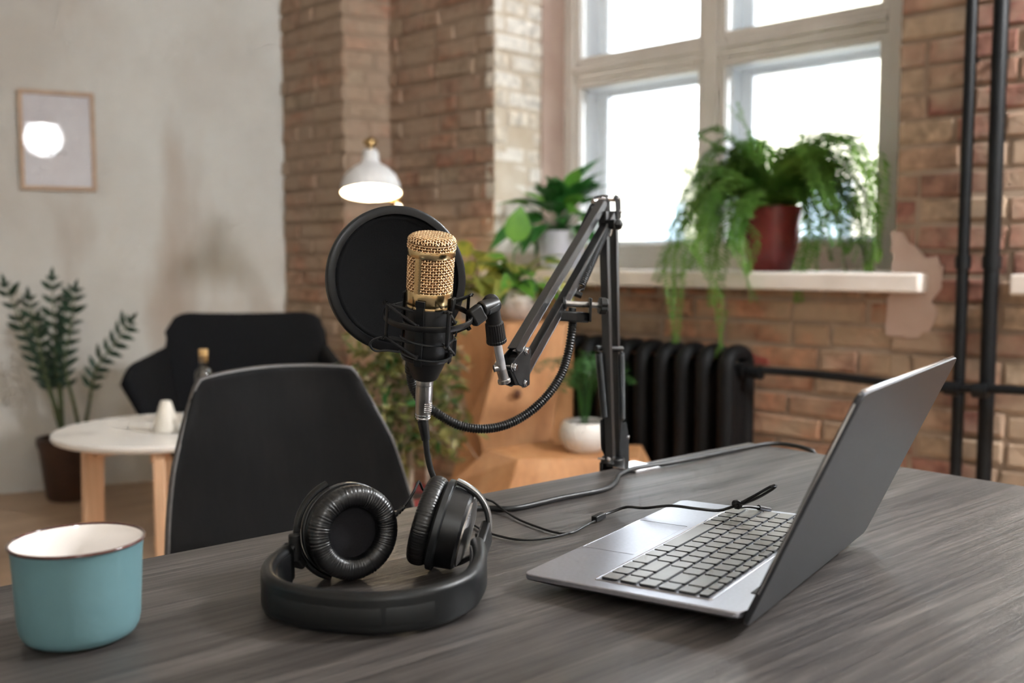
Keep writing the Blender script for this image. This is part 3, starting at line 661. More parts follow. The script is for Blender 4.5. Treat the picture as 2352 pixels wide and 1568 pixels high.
q = MB(); q.cyl(bl + V((.003, -.006, -.008)), bl + V((.003, -.006, .016)), .0055, n=16); q.build('yoke_pivot', 'black_plastic', hpn, bevel=.001)
q = MB(); sweep(q, smooth_path([(-.2005, .858, .772), (-.199, .876, .777), (-.193, .892, .783)], .003), rrect(.003, .022, .0012, 2), (0, 0, 1)); q.build('slider', 'black_steel', hpn)
yR = [MR @ V((0, 0, 0))]
vv = V((.26, 0, .966)); c0 = V((-.068, .928, TZ + .0435)); on = -V((-.945, .10, .255)).normalized(); vv = (V((0, 0, 1)) - on * on.z).normalized()
pth = smooth_path([c0 + vv * a + on * b for a, b in ((.0435, .006), (.0415, .016), (.035, .030), (.021, .0415), (0, .0465), (-.016, .041), (-.030, .028), (-.0365, .016))], .003)
q = MB(); sweep(q, pth, rrect(.010, .0042, .0015, 2), lambda i: (pth[i] - (c0 + on * .012)).normalized()); yk = q.build('yoke', 'black_plastic', hpn, smooth=50)
k_ = int(len(pth) * .56); q = MB(); sweep(q, [p + (p - (c0 + on * .012)).normalized() * .0022 for p in pth[:k_]], rrect(.0085, .0014, .0005, 2), lambda i: (pth[i] - (c0 + on * .012)).normalized()); q.build('yoke_trim', 'steel', yk)
ym = c0 + on * .0465
q = MB(); q.bar(ym + V((0, .003, .006)), V((-.030, .884, .775)), .009, .024, (0, 0, 1)); q.build('yoke_block', 'black_plastic', hpn, bevel=.002)
q = MB(); q.cyl(ym + V((-.006, -.006, -.012)), ym + V((-.006, -.006, .006)), .0052, n=16); q.build('yoke_pivot', 'black_plastic', hpn, bevel=.001)
# headphone lead: side lead, the two leads that join, slider, single lead to the laptop
hl = MB(); hl.tube(smooth_path([(-0.1132, 0.905, 0.8055), (-0.108, 0.912, 0.807), (-0.101, 0.93, 0.8108), (-0.0942, 0.945, 0.8198), (-0.0901, 0.955, 0.8281), (-0.0872, 0.96, 0.8197), (-0.0817, 0.965, 0.8117), (-0.0754, 0.97, 0.7987), (-0.0704, 0.96, 0.7904)], .004), .0013, 8); hl.build('lead', 'rubber', hpn)
q = MB(); pp = smooth_path([(-0.115, 0.903, 0.8053), (-0.1106, 0.907, 0.8058), (-0.1059, 0.915, 0.8075), (-0.1021, 0.925, 0.8099)], .0012); q.tube(pp, [(.0024 if i % 4 < 2 else .0016) for i in range(len(pp))], 10); q.build('strain_relief', 'rubber', hpn)
ld1 = smooth_path([(-.058, 1.00, .7522), (-.060, 1.08, .7522), (-.052, 1.135, .757), (-.038, 1.158, .7615), (-.024, 1.156, .760), (-.006, 1.128, .754), (.012, 1.093, .7525), (.044, 1.049, .7525), (.062, 1.045, .7525), (.078, 1.07, .7525), (.096, 1.102, .7530)], .005)
ld2 = smooth_path([(-.06, 1.03, .7525), (-.045, 1.078, .7525), (-.030, 1.052, .7525), (-.012, 1.032, .7525), (.006, 1.020, .7525), (.026, 1.020, .7525), (.052, 1.036, .7525), (.070, 1.060, .7525), (.096, 1.099, .7530)], .005)
for L_ in (ld1, ld2):
    q = MB(); q.tube(L_, .0013, 8); q.build('lead', 'rubber', hpn)
sl0, sl1 = V((.091, 1.094, .7545)), V((.103, 1.110, .7555)); q = MB(); q.bar(sl0, sl1, .0075, .0065); q.build('lead_slider', 'rubber', hpn, bevel=.001)
lt = lambda x, y, h: tuple(LM @ V((x, y, h)))
ld3 = smooth_path([(.101, 1.108, .7555), (.114, 1.118, .757), (.130, 1.116, .763), (0.1444, 1.075, 0.772), (0.1705, 1.061, 0.778), (0.1962, 1.048, 0.778), (0.2195, 1.048, 0.776), (0.2331, 1.047, 0.78), (0.2421, 1.046, 0.783), (0.2553, 1.026, 0.795), (0.2694, 1.02, 0.806), (0.2711, 1.016, 0.81), (0.2651, 1.012, 0.81), (0.2538, 1.029, 0.797), (0.2415, 1.044, 0.785), (0.2375, 1.055, 0.781), (0.2387, 1.052, 0.778), (0.2526, 1.061, 0.777), (0.2683, 1.067, 0.774), (0.2804, 1.078, 0.77)], .004)
q = MB(); q.tube(ld3, .0016, 8); q.build('lead', 'rubber', hpn)
q = MB(); q.tube(smooth_path([(0.2337, 1.042, 0.786), (0.2372, 1.041, 0.788), (0.2421, 1.042, 0.784), (0.2406, 1.047, 0.779), (0.2367, 1.051, 0.78)], .002, closed=True), .0017, 8, closed=True); q.build('lead_knot', 'rubber', hpn)
q = MB(); a, b = V((0.2668, 1.067, 0.7745)), V((0.2818, 1.078, 0.7695)); q.cyl(a, b, .003, .0026, n=14); q.build('jack_plug', 'rubber', hpn)

# ------------------------------------------------------------------ microphone, shock mount, pop filter, boom arm
MT = V((-0.0807, 1.02, 1.067)); MBt = V((-0.0927, 1.06, 0.9153)); ax = (MT - MBt).normalized(); KP = (MT - MBt).length / 345
MM = frame(MT, ax, (1, 0, 0))
mic = empty('condenser_microphone', MBt); tag(mic, 'condenser microphone with gold mesh head and black body hung over the table', 'microphone')
pk = lambda pr: [(max(1e-5, r * KP), z * KP) for r, z in pr]
q = MB(); q.lathe(pk([(0, -3), (37, -3), (45, -7), (49.5, -16), (50, -30)]), 48, MM); capo = q.build('grille_core', 'gold_core', mic)
q = MB(); q.lathe(pk([(48.6, -44), (48.6, -128)]), 48, MM); q.build('grille_core', 'gold_core', mic)
def capz(r):
    if r <= 36: return -1.2 * (r / 36) ** 2
    t = min(1, (r - 36) / 18); return -1.2 - 15 * (1 - math.sqrt(max(0, 1 - t * t)))
def wires():
    mb = MB(); wr = 1.7 * KP; am = 1.3
    nv = 50
    for z0, z1, rr in ((-17, -29, 52.5), (-45, -127, 50.5)):
        nz = max(2, int(round((z0 - z1) / 6.3)))
        for j in range(nz + 1):
            z = z0 + (z1 - z0) * j / nz; n = nv * 4
            mb.tube([MM @ V(((rr + am * cos(pi * (i / 4) + pi * j)) * KP * cos(2 * pi * i / n), (rr + am * cos(pi * (i / 4) + pi * j)) * KP * sin(2 * pi * i / n), z * KP)) for i in range(n)], wr, 5, closed=True)
        for i in range(nv):
            a = 2 * pi * i / nv; P = []
            for k in range(nz * 4 + 1):
                z = z0 + (z1 - z0) * k / (nz * 4); r = rr - am * cos(pi * (k / 4) + pi * i); P.append(MM @ V((r * KP * cos(a), r * KP * sin(a), z * KP)))
            mb.tube(P, wr, 5, cap=False)
    st = 6.3; nn = 8
    for ax_ in (0, 1):
        for i in range(-nn, nn + 1):
            c = i * st; lim = math.sqrt(max(0, 53.5 ** 2 - c * c))
            if lim < 8: continue
            n = int(2 * lim / 1.8); P = []
            for k in range(n + 1):
                t = -lim + 2 * lim * k / n; r = math.hypot(c, t); z = capz(r) + am * .8 * cos(pi * t / st + pi * i + pi * ax_)
                x, y = (t, c) if ax_ == 0 else (c, t); P.append(MM @ V((x * KP, y * KP, z * KP)))
            mb.tube(P, wr, 5, cap=False)
    return mb
o = wires().build('grille_mesh', 'gold_wire', mic, smooth=80); o['kind'] = 'stuff'
q = MB(); q.lathe(pk([(49, -28), (53.6, -28.6), (54.2, -30), (54.2, -44), (53.6, -45.4), (49, -46)]), 64, MM); q.build('head_band', 'gold', mic)
q = MB(); q.lathe(pk([(48, -124), (52.4, -124.6), (53, -126), (53, -157), (52.5, -158), (48, -158.5)]), 64, MM); q.build('head_base', 'gold', mic)
q = MB(); q.lathe(pk([(48, -158), (51.6, -158.5), (52.2, -160), (52.2, -163.5), (48, -164)]), 64, MM); q.build('gold_ring', 'gold', mic)
for a in (-118, 62):
    q = MB(); q.lathe(pk([(51.5, -44), (53, -45), (53, -126), (51.5, -127)]), 4, MM, R(a - 8.5), R(a + 8.5)); q.build('side_strip', 'gold', mic)
q = MB(); q.lathe(pk([(40, -163.6), (51, -164), (51.6, -166), (50.8, -288), (49, -292), (31, -338), (28, -342), (22, -343), (0, -343)]), 64, MM); q.build('body', 'mic_black', mic, smooth=30)
# xlr plug and cable
cb = empty('microphone_cable', (-.049, 1.148, TZ)); tag(cb, 'thick black microphone cable with silver plug running across the table', 'cable')
MX = frame(MBt, (MBt - V((-0.0964, 1.072, 0.8666))), (1, 0, 0))
q = MB(); q.lathe(pk([(0, 3), (19.5, 3), (20.3, 0), (20.3, -11), (18.5, -11.6), (18.5, -12.6), (20.3, -13), (20.6, -40), (18.5, -84), (17.6, -88), (0, -88)]), 40, MX); xlr = q.build('plug_shell', 'steel', cb, smooth=30)
q = MB(); q.lathe(pk([(15, -85), (18.6, -86), (19.4, -89), (18.8, -92), (17, -93.5), (18.4, -95.5), (17.4, -99), (14, -100)]), 40, MX); q.build('plug_ring', 'chrome', cb)
for i in range(5):
    q = MB(); q.tube([MX @ V((20.9 * KP * cos(R(a)), 20.9 * KP * sin(R(a)), (-56 - 5 * i) * KP)) for a in range(-80, -20, 8)], .9 * KP, 6); q.build('grip_rib', 'chrome', xlr)
MB2 = frame(V((-0.0964, 1.072, 0.8685)), V((-0.0964, 1.072, 0.8685)) - V((-0.093, 1.075, 0.8451)), (1, 0, 0))
q = MB(); q.lathe(pk([(0, 2), (12.5, 1), (12.8, -6), (10.8, -40), (10.5, -47), (0, -47)]), 24, MB2); q.build('strain_relief', 'rubber', cb)
q = MB(); q.tube(smooth_path([(-0.0935, 1.075, 0.848), (-0.0923, 1.076, 0.8325), (-0.0883, 1.078, 0.8129), (-0.0825, 1.082, 0.7966), (-0.0751, 1.09, 0.7772), (-0.0664, 1.105, 0.7647), (-.060, 1.130, .7545), (-.035, 1.150, .7535), (.002, 1.148, .7535), (.060, 1.2, .7535), (.115, 1.244, .7535), (.134, 1.285, .7535), (.145, 1.33, .7538), (.172, 1.37, .7545), (.240, 1.418, .7545), (.350, 1.518, .7540), (.402, 1.556, .7545), (.43, 1.552, .7545), (.455, 1.527, .752), (.468, 1.522, .742), (.476, 1.521, .70), (.478, 1.522, .60), (.485, 1.54, .45)], .006), .0033, 12); q.build('cable', 'rubber', cb)

# shock mount
sm = empty('shock_mount', MM @ V((0, 0, -197 * KP))); tag(sm, 'black spider shock mount with elastic cords around the microphone', 'microphone mount')
def ml(r, a, z): return MM @ V((r * KP * cos(R(a)), r * KP * sin(R(a)), z * KP))
RZ = -190
q = MB(); sweep(q, [ml(100, a, RZ) for a in range(0, 361, 5)], rrect(.0022, .0062, .0008, 2), ax, cap=False); q.build('outer_ring', 'black_metal', sm)
POST = (-150, -60, 30, 120)
for a in POST:
    q = MB(); q.tube(smooth_path([ml(100, a, RZ + 38), ml(102, a, RZ + 36), ml(102, a, RZ), ml(102, a, RZ - 36), ml(99, a, RZ - 38)], .004), .0017, 8, flat=(1.6, .8), up=(ml(110, a, RZ) - ml(90, a, RZ)))
    for s_ in (1, -1): q.tube(smooth_path([ml(101, a - 4, RZ + s_ * 40), ml(106, a - 2, RZ + s_ * 43), ml(110, a, RZ + s_ * 39), ml(112, a, RZ + s_ * 44)], .002), .0014, 6)
    q.build('hook_post', 'black_metal', sm)
INN = (-105, -15, 75, 165)
q = MB(); sweep(q, [ml(57, a, -205) for a in range(0, 361, 6)], rrect(.0016, .005, .0005, 1), ax, cap=False); q.build('inner_ring', 'black_metal', sm)
q = MB(); sweep(q, [ml(57, a, -285) for a in range(0, 361, 6)], rrect(.0016, .0042, .0005, 1), ax, cap=False); q.build('inner_ring', 'black_metal', sm)
for a in INN:
    q = MB(); q.bar(ml(58, a, -140), ml(57, a, -295), .0085, .002, ml(70, a, -200) - ml(50, a, -200)); q.tube([ml(58, a, -200), ml(66, a, -198), ml(68, a, -192)], .0016, 6); q.tube([ml(58, a, -268), ml(66, a, -270), ml(68, a, -276)], .0016, 6)
    q.bar(ml(55, a, -147), ml(61, a, -147), .010, .007, ax); q.build('clip_rib', 'black_metal', sm, bevel=.0005)
for i, a in enumerate(POST):
    for b in (INN[i], INN[(i + 1) % 4] + (360 if i == 3 else 0)):
        q = MB(); q.tube([ml(105, a, RZ + 39), ml(66, b, -197)], .0014, 8); q.build('elastic_cord', 'elastic', sm)
        q = MB(); q.tube([ml(105, a, RZ - 39), ml(66, b, -270)], .0014, 8); q.build('elastic_cord', 'elastic', sm)
for z in (-240, -277):
    q = MB(); q.tube(smooth_path([ml(61, a, z + 3 * sin(R(a * 2))) for a in range(-175, 46, 12)], .004), .0011, 6); q.build('spring_wire', 'black_steel', sm)
q = MB(); q.tube(smooth_path([ml(62, -160, -243), ml(90, -172, -243), ml(118, -176, -252), ml(130, -178, -268), ml(118, 180, -284), ml(92, 182, -280), ml(62, -165, -277)], .003), .0013, 8); q.build('spring_handle', 'black_steel', sm)
q = MB(); q.tube(smooth_path([ml(62, 40, -235), ml(70, 34, -228), ml(76, 30, -236), ml(72, 28, -248)], .002), .0011, 6); q.build('spring_wire', 'black_steel', sm)
q = MB(); q.bar(ml(58, 12, -245), ml(58, 12, -285), .007, .010, ml(80, 12, -265) - ml(50, 12, -265)); q.build('spring_catch', 'black_plastic', sm, bevel=.001)
q = MB(); q.bar(ml(98, 2, RZ - 2), V((-0.0311, 1.053, 0.988)), .011, .019, (0, 0, 1)); q.build('swivel_block', 'black_plastic', sm, bevel=.0025)
q = MB(); q.cyl((-0.033, 1.053, 0.9898), (-0.0167, 1.07, 0.995), .0082, n=24); q.build('swivel_barrel', 'black_plastic', sm, bevel=.0015)
q = MB(); q.cyl((-0.0233, 1.071, 1), (-0.0188, 1.082, 0.9705), .0086, .0086, n=24); q.sphere(V((-0.0223, 1.071, 0.9964)), .0092, 10); q.build('swivel_knuckle', 'black_plastic', sm)
q = MB(); q.cyl((-0.0271, 1.056, 0.9888), (-0.0167, 1.066, 0.9929), .006, n=16); q.build('swivel_pin', 'black_steel', sm)
na, nb_ = V((-0.0193, 1.08, 0.9744)), V((-0.0166, 1.088, 0.9521)); MN = frame(na, nb_ - na); ln = (nb_ - na).length; n = 96
q = MB(); q.add([(rr * (1.035 if (i // 2) % 2 else 1) * cos(2 * pi * i / n), rr * (1.035 if (i // 2) % 2 else 1) * sin(2 * pi * i / n), z) for rr, z in ((.0085, 0), (.0098, .001), (.0104, ln - .004), (.0108, ln - .0035), (.0108, ln - .0005), (.009, ln)) for i in range(n)],
              [(j * n + i, j * n + (i + 1) % n, (j + 1) * n + (i + 1) % n, (j + 1) * n + i) for j in range(5) for i in range(n)] + [tuple(range(5 * n, 6 * n)), tuple(range(n))], MN); q.build('knurled_nut', 'black_plastic', sm, smooth=20)

# boom arm
ba = empty('boom_arm', (0.1442, 1.412, 0.75)); tag(ba, 'black two-part scissor boom arm clamped to the table edge', 'microphone arm')
q = MB(); q.cyl((-0.0166, 1.088, 0.954), (-0.0111, 1.101, 0.9221), .0047, n=20); q.build('spigot', 'spigot_metal', ba)
q = MB(); q.cyl((-0.0139, 1.099, 0.9291), (-0.0087, 1.108, 0.9087), .0057, n=20); q.cyl((-0.0092, 1.108, 0.9097), (-0.0082, 1.109, 0.9051), .0072, n=20); q.build('spigot_sleeve', 'steel', ba, bevel=.0006)
q = MB(); q.cyl((-0.0201, 1.098, 0.9224), (-0.0125, 1.1, 0.9236), .0042, n=12); q.build('bolt', 'steel', ba)
ah = V((.40, .916, 0)); asd = V((.916, -.40, 0))                       # arm heading and its side
pa0, pa1 = V((0.001, 1.128, 0.937)), V((0.1303, 1.42, 1.127)); pb0, pb1 = V((0.0079, 1.132, 0.9068)), V((0.1408, 1.425, 1.104))
TS = .0105
def channel(mb, a, b, w, h, side, th=.0012):
    """U channel: web and two flanges, open towards the side"""
    a, b = V(a), V(b); M = frame(a, b - a, side); l = (b - a).length
    mb.box((-w / 2 + th / 2, 0, l / 2), (th, h, l), M); mb.box((0, h / 2 - th / 2, l / 2), (w, th, l), M); mb.box((0, -h / 2 + th / 2, l / 2), (w, th, l), M)
for a, b in ((pa0, pa1), (pb0, pb1)):
    q = MB(); channel(q, a, b, TS * 1.05, TS * 1.25, -asd); q.build('arm_tube', 'arm_metal', ba, bevel=.0004)
def plate(pts, th, name, mn, off, bv=.0006):
    q = MB(); n = len(pts); pts = [V(p) for p in pts]
    q.add([p + asd * (off + th / 2) for p in pts] + [p + asd * (off - th / 2) for p in pts], [tuple(range(n)), tuple(range(n, 2 * n))[::-1]] + [(i, (i + 1) % n, n + (i + 1) % n, n + i) for i in range(n)]); return q.build(name, mn, ba, bevel=bv)
def bolt(p, r=.0046, l0=-.012, l1=.0105):
    p = V(p); q = MB(); q.cyl(p + asd * l0, p + asd * l1, r * .45, n=10); q.cyl(p + asd * (l1 - .004), p + asd * (l1 - .0015), r, n=6); q.cyl(p + asd * (l1 - .0015), p + asd * l1, r * .7, n=14); q.cyl(p + asd * (l1 - .005), p + asd * (l1 - .004), r * 1.25, n=18); return q.build('bolt', 'chrome', ba, bevel=.0003)
epl = [(-0.0093, 1.118, 0.9242), (-0.0059, 1.12, 0.9289), (0.0069, 1.133, 0.9435), (0.0114, 1.137, 0.9427), (0.0134, 1.139, 0.938), (0.0119, 1.137, 0.9082), (0.0119, 1.137, 0.9002), (0.0069, 1.134, 0.8971), (0, 1.127, 0.9005), (-0.0078, 1.119, 0.9182)]
for off in (.0085, -.0085): plate(epl, .0018, 'end_plate', 'black_steel' if off > 0 else 'black_metal', off)
plate([(-0.0078, 1.119, 0.9192), (0, 1.127, 0.9005), (-0.0039, 1.123, 0.901), (-0.0102, 1.116, 0.9185)], .017, 'end_web', 'black_metal', 0)
for p in ((0.0089, 1.134, 0.9384), (-0.0039, 1.121, 0.9219), (0.0074, 1.134, 0.9021)): bolt(p)
# top joint
tpl = [(0.1175, 1.405, 1.123), (0.1227, 1.41, 1.131), (0.1375, 1.425, 1.134), (0.1457, 1.433, 1.131), (0.1474, 1.435, 1.102), (0.1408, 1.43, 1.094), (0.1299, 1.42, 1.098)]
plate(tpl, .0016, 'top_plate', 'black_metal', -.008); plate([tpl[i] for i in (2, 3, 4, 5)], .0016, 'top_plate', 'black_steel', .008)
for p in ((0.1215, 1.41, 1.126), (0.143, 1.43, 1.128), (0.146, 1.434, 1.11)): bolt(p, .0036, -.011, .010)
q = MB(); q.cyl((0.1126, 1.405, 1.123), (0.1244, 1.415, 1.126), .0035, n=12); q.build('spring_pin', 'steel', ba)
q = MB(); q.cyl((0.1322, 1.42, 1.128), (0.146, 1.43, 1.128), .0042, n=12); q.build('spring_pin', 'steel', ba)
ka, kb_ = V((0.1325, 1.408, 1.091)), V((0.1471, 1.396, 1.091)); q = MB(); q.box((0, 0, 0), (.013, .020, (kb_ - ka).length), frame((ka + kb_) / 2, kb_ - ka, (0, 0, 1))); q.cyl(kb_, kb_ + (kb_ - ka).normalized() * .006, .0095, .004, n=6); q.build('tension_knob', 'black_plastic', ba, bevel=.0012)
q = MB(); q.tube(smooth_path([(0.13, 1.4, 1.085), (0.1331, 1.4, 1.077), (0.1367, 1.4, 1.076), (0.1385, 1.4, 1.085)], .002), .0016, 8); q.build('wing_clip', 'chrome', ba)
# post
na0, na1 = V((0.139, 1.398, 0.7567)), V((0.1273, 1.405, 1.109)); fa0, fa1 = V((0.1514, 1.428, 0.757)), V((0.1442, 1.435, 1.11))
for a, b in ((na0, na1), (fa0, fa1)):
    q = MB(); channel(q, a, b, TS * 1.05, TS * 1.1, -asd); q.build('post_tube', 'arm_metal', ba, bevel=.0004)
def spring(a, b, r, turns, wr, name='spring', mn='black_steel'):
    a, b = V(a), V(b); M = frame(a, b - a); l = (b - a).length; n = turns * 9
    q = MB(); q.tube([M @ V((r * cos(2 * pi * i / 9), r * sin(2 * pi * i / 9), l * (.06 + .88 * i / n))) for i in range(n + 1)], wr, 5)
    q.tube([a, M @ V((0, 0, l * .03)), M @ V((r, 0, l * .06))], wr, 5); q.tube([M @ V((r, 0, l * .94)), M @ V((0, 0, l * .97)), b], wr, 5); return q.build(name, mn, ba, smooth=80)
spring((0.0848, 1.285, 1), (0.1395, 1.418, 1.101), .0050, 40, .00095); spring((0.0763, 1.325, 1.045), (0.1153, 1.408, 1.121), .0044, 32, .0009)
spring((0.1202, 1.392, 0.9178), (0.1304, 1.396, 0.8154), .0046, 46, .0009); spring((0.1557, 1.428, 0.9146), (0.1583, 1.432, 0.8071), .0046, 46, .0009)
q = MB(); q.cyl((0.1167, 1.394, 0.9188), (0.1574, 1.432, 0.9149), .0042, n=14); q.build('spring_bar', 'black_metal', ba)
q = MB(); q.cyl((0.0792, 1.285, 1), (0.0893, 1.285, 0.9961), .0042, n=14); q.build('spring_pin', 'black_metal', ba)
# base joint and clamp
bpl = [(0.1505, 1.43, 0.8087), (0.157, 1.432, 0.8096), (0.162, 1.436, 0.7886), (0.163, 1.436, 0.7503), (0.1563, 1.432, 0.7472), (0.1502, 1.428, 0.7493), (0.148, 1.427, 0.7775)]
plate(bpl, .0016, 'base_plate', 'black_steel', .007); plate([p for p in bpl], .0016, 'base_plate', 'black_metal', -.006)
plate([(0.1294, 1.392, 0.8179), (0.1347, 1.396, 0.8191), (0.139, 1.398, 0.7611), (0.1311, 1.394, 0.7774)], .0016, 'base_plate', 'black_metal', -.006)
for p in ((0.1608, 1.436, 0.7867), (0.1508, 1.428, 0.7557), (0.1306, 1.394, 0.7625)): bolt(p, .0038, -.010, .0095)
bz = V((0.1448, 1.406, 0.75))
q = MB(); q.cyl(bz + V((.0, .0, 0)), bz + V((0, 0, .012)), .016, .015, n=28); q.cyl(bz + V((-.008, -.006, .006)), bz + V((-.008, -.006, .016)), .012, .009, n=24); q.build('swivel_foot', 'black_metal', ba, bevel=.0012)
cdir = math.atan2(E1.y, E1.x)
q = MB(); q.box(bz + E2 * .028 + E1 * -.012 + V((0, 0, .0018)), (.05, .05, .0036), None, cdir); q.build('clamp_plate', 'chrome', ba, bevel=.0008)
q = MB(); q.box(bz - E2 * .004 + V((0, 0, -.03)), (.045, .006, .075), None, cdir); q.box(bz + E2 * .018 + V((0, 0, -.066)), (.045, .05, .005), None, cdir); q.build('clamp_jaw', 'black_metal', ba, bevel=.001)
q = MB(); q.cyl(bz + E2 * .022 + V((0, 0, -.10)), bz + E2 * .022 + V((0, 0, -.04)), .005, n=14); q.cyl(bz + E2 * .022 + V((0, 0, -.04)), bz + E2 * .022 + V((0, 0, -.036)), .013, n=18); q.build('clamp_screw', 'steel', ba)

# pop filter
pf = empty('pop_filter', (-0.1289, 1.13, 1.02)); tag(pf, 'round black pop filter on a curved gooseneck behind the microphone', 'pop filter')
PC = V((-0.1299, 1.135, 1.02)); pn = V((.43, -.90, .03)).normalized(); PM = frame(PC, pn, (1, 0, 0)); PR = .0825
q = MB(); q.lathe([(PR - .0105, .0035), (PR - .0095, .0052), (PR - .003, .0058), (PR - .0004, .0045), (PR, .0028), (PR - .0004, .0008), (PR, -.0012), (PR - .0008, -.0048), (PR - .004, -.0058), (PR - .0105, -.005), (PR - .0105, .0035)], 120, PM); rim = q.build('rim', 'rim_plastic', pf, smooth=50)
q = MB(); q.lathe([(PR - .0105, .0020), (PR - .013, .0030), (PR - .0155, .0022), (PR - .017, .0012), (1e-5, .0010)], 90, PM); q.build('mesh_screen', 'black_cloth', pf)
q = MB(); q.lathe([(PR - .0105, -.0030), (1e-5, -.0032)], 90, PM); q.build('mesh_screen', 'black_cloth', pf)
gp = smooth_path([PM @ V((.018, -PR - .004, 0)), (-0.117, 1.155, 0.9143), (-0.1162, 1.165, 0.8953), (-0.1078, 1.172, 0.8773), (-0.0884, 1.18, 0.8596), (-0.0606, 1.19, 0.8433), (-0.0295, 1.2, 0.8384), (0.0021, 1.215, 0.8445), (0.0345, 1.23, 0.8649), (0.0593, 1.245, 0.8946), (0.0713, 1.257, 0.928), (0.0769, 1.262, 0.9661)], .0008)
q = MB(); q.tube(gp, [(.0057 if i % 4 in (1, 2) else .0047) for i in range(len(gp))], 14); q.build('gooseneck', 'black_metal', pf, smooth=80)
q = MB(); a_, b_ = gp[0], gp[45]; q.tube(gp[:34], [(.0072 if i % 5 < 3 else .0066) for i in range(34)], 16); q.build('gooseneck_socket', 'black_plastic', pf)
q = MB(); q.bar(PM @ V((.018, -PR + .004, 0)), PM @ V((.018, -PR - .010, 0)), .016, .012, pn); q.build('rim_socket', 'black_plastic', pf, bevel=.0015)
c0, c1, c2, c3 = V((0.0579, 1.245, 0.9742)), V((0.0944, 1.262, 0.9661)), V((0.1024, 1.268, 0.9906)), V((0.0606, 1.245, 0.9915))
q = MB(); q.bar((0.0551, 1.243, 0.9732), (0.0928, 1.262, 0.9694), .020, .013, (0, 0, 1)); clampo = q.build('clamp_base', 'black_metal', pf, bevel=.002)
q = MB(); q.bar((0.0974, 1.258, 0.9647), (0.0983, 1.258, 0.9943), .003, .026, (0, 1, 0)); q.build('clamp_jaw', 'black_metal', pf, bevel=.001)
q = MB(); q.cyl((0.0618, 1.248, 0.9881), (0.1148, 1.264, 0.9842), .0038, n=16); q.build('clamp_screw', 'steel', pf)
q = MB(); q.cyl((0.0607, 1.248, 0.9881), (0.0657, 1.249, 0.9875), .0085, n=20); q.build('clamp_pad', 'black_plastic', pf, bevel=.001)
ka, kb_ = V((0.1097, 1.262, 0.9842)), V((0.1192, 1.264, 0.9836)); MK = frame(ka, kb_ - ka); l = (kb_ - ka).length; n = 60
q = MB(); q.add([(rr * (1 + .06 * cos(8 * 2 * pi * i / n)) * cos(2 * pi * i / n), rr * (1 + .06 * cos(8 * 2 * pi * i / n)) * sin(2 * pi * i / n), z) for rr, z in ((.0095, 0), (.0105, .001), (.0105, l - .0015), (.009, l)) for i in range(n)], [(j * n + i, j * n + (i + 1) % n, (j + 1) * n + (i + 1) % n, (j + 1) * n + i) for j in range(3) for i in range(n)] + [tuple(range(3 * n, 4 * n)), tuple(range(n))], MK); q.build('clamp_knob', 'black_plastic', pf, smooth=30)
q = MB(); q.cyl(kb_, kb_ + (kb_ - ka).normalized() * .001, .0055, n=18); q.build('knob_cap', 'steel', pf)
q = MB(); q.cyl((0.075, 1.25, 0.9739), (0.0755, 1.25, 0.9826), .0048, n=12); q.build('clamp_nut', 'black_steel', pf, bevel=.0006)

# ------------------------------------------------------------------ furniture behind the desk
# dining chair: moulded black shell
cf = V((.648, -.7615, 0)); cr_ = V((.7615, .648, 0)); CC = V((-.432, 1.80, 0))           # faces the desk; back top centre
chair = empty('dining_chair', CC + cf * .24); tag(chair, 'black moulded plywood dining chair tucked behind the table', 'chair')
def lerp(a, b, t): return a + (b - a) * t
prof = [(0.445, .40), (.44, .435), (.40, .45), (.33, .446), (.25, .440), (.18, .442), (.13, .455), (.095, .49), (.075, .54), (.055, .61), (.036, .69), (.018, .77), (.006, .82), (0, .850)]
halfw = [.19, .205, .215, .224, .232, .238, .243, .245, .242, .232, .215, .192, .176, .166]
sp = smooth_path([(a, b, h) for (a, b), h in zip(prof, halfw)], .02)
G = []
NU = 36
for i, p in enumerate(sp):
    row = []
    for j in range(NU + 1):
        t = -1 + 2 * j / NU
        hw = p.z; zz = p.y; fw = p.x
        top = max(0, (zz - .79) / .06); drop = 0
        if zz > .6: drop = (.012 * t * t + .030 * max(0, (abs(t) - .86) / .14) ** 2) * min(1, max(0, (zz - .70) / .15))
        cv = .03 * t * t * min(1, max(0, (zz - .45) / .12)) + (.0 if zz > .46 else 0)
        up = .018 * t * t if zz < .5 else 0
        row.append(CC + cr_ * (hw * t) + cf * (fw + cv) + V((0, 0, zz - drop + up)))
    G.append(row)
q = MB(); q.grid(G); q.build('seat_shell', 'chair_wood', chair, solid=.009, bevel=.002, smooth=50)
border = [r[0] for r in G] + G[-1][1:] + [r[-1] for r in G[::-1]][1:]
q = MB(); q.tube(border, .0049, 8, flat=(1, 1)); q.build('shell_highlight', 'chair_highlight', chair)  # paler tube imitates the highlight along the edge of the shell
for a, b in ((.36, .17), (.36, -.17), (.08, .17), (.08, -.17)):
    q = MB(); q.cyl(CC + cf * (a + (.05 if a > .2 else -.05)) + cr_ * (b * 1.25), CC + cf * a + cr_ * (b * .8) + V((0, 0, .438)), .011, .016, n=16); q.build('leg', 'table_leg', chair)
q = MB(); q.bar(CC + cf * .36 + cr_ * .14 + V((0, 0, .425)), CC + cf * .08 - cr_ * .14 + V((0, 0, .425)), .03, .012); q.bar(CC + cf * .36 - cr_ * .14 + V((0, 0, .425)), CC + cf * .08 + cr_ * .14 + V((0, 0, .425)), .03, .012); q.build('seat_support', 'table_leg', chair)

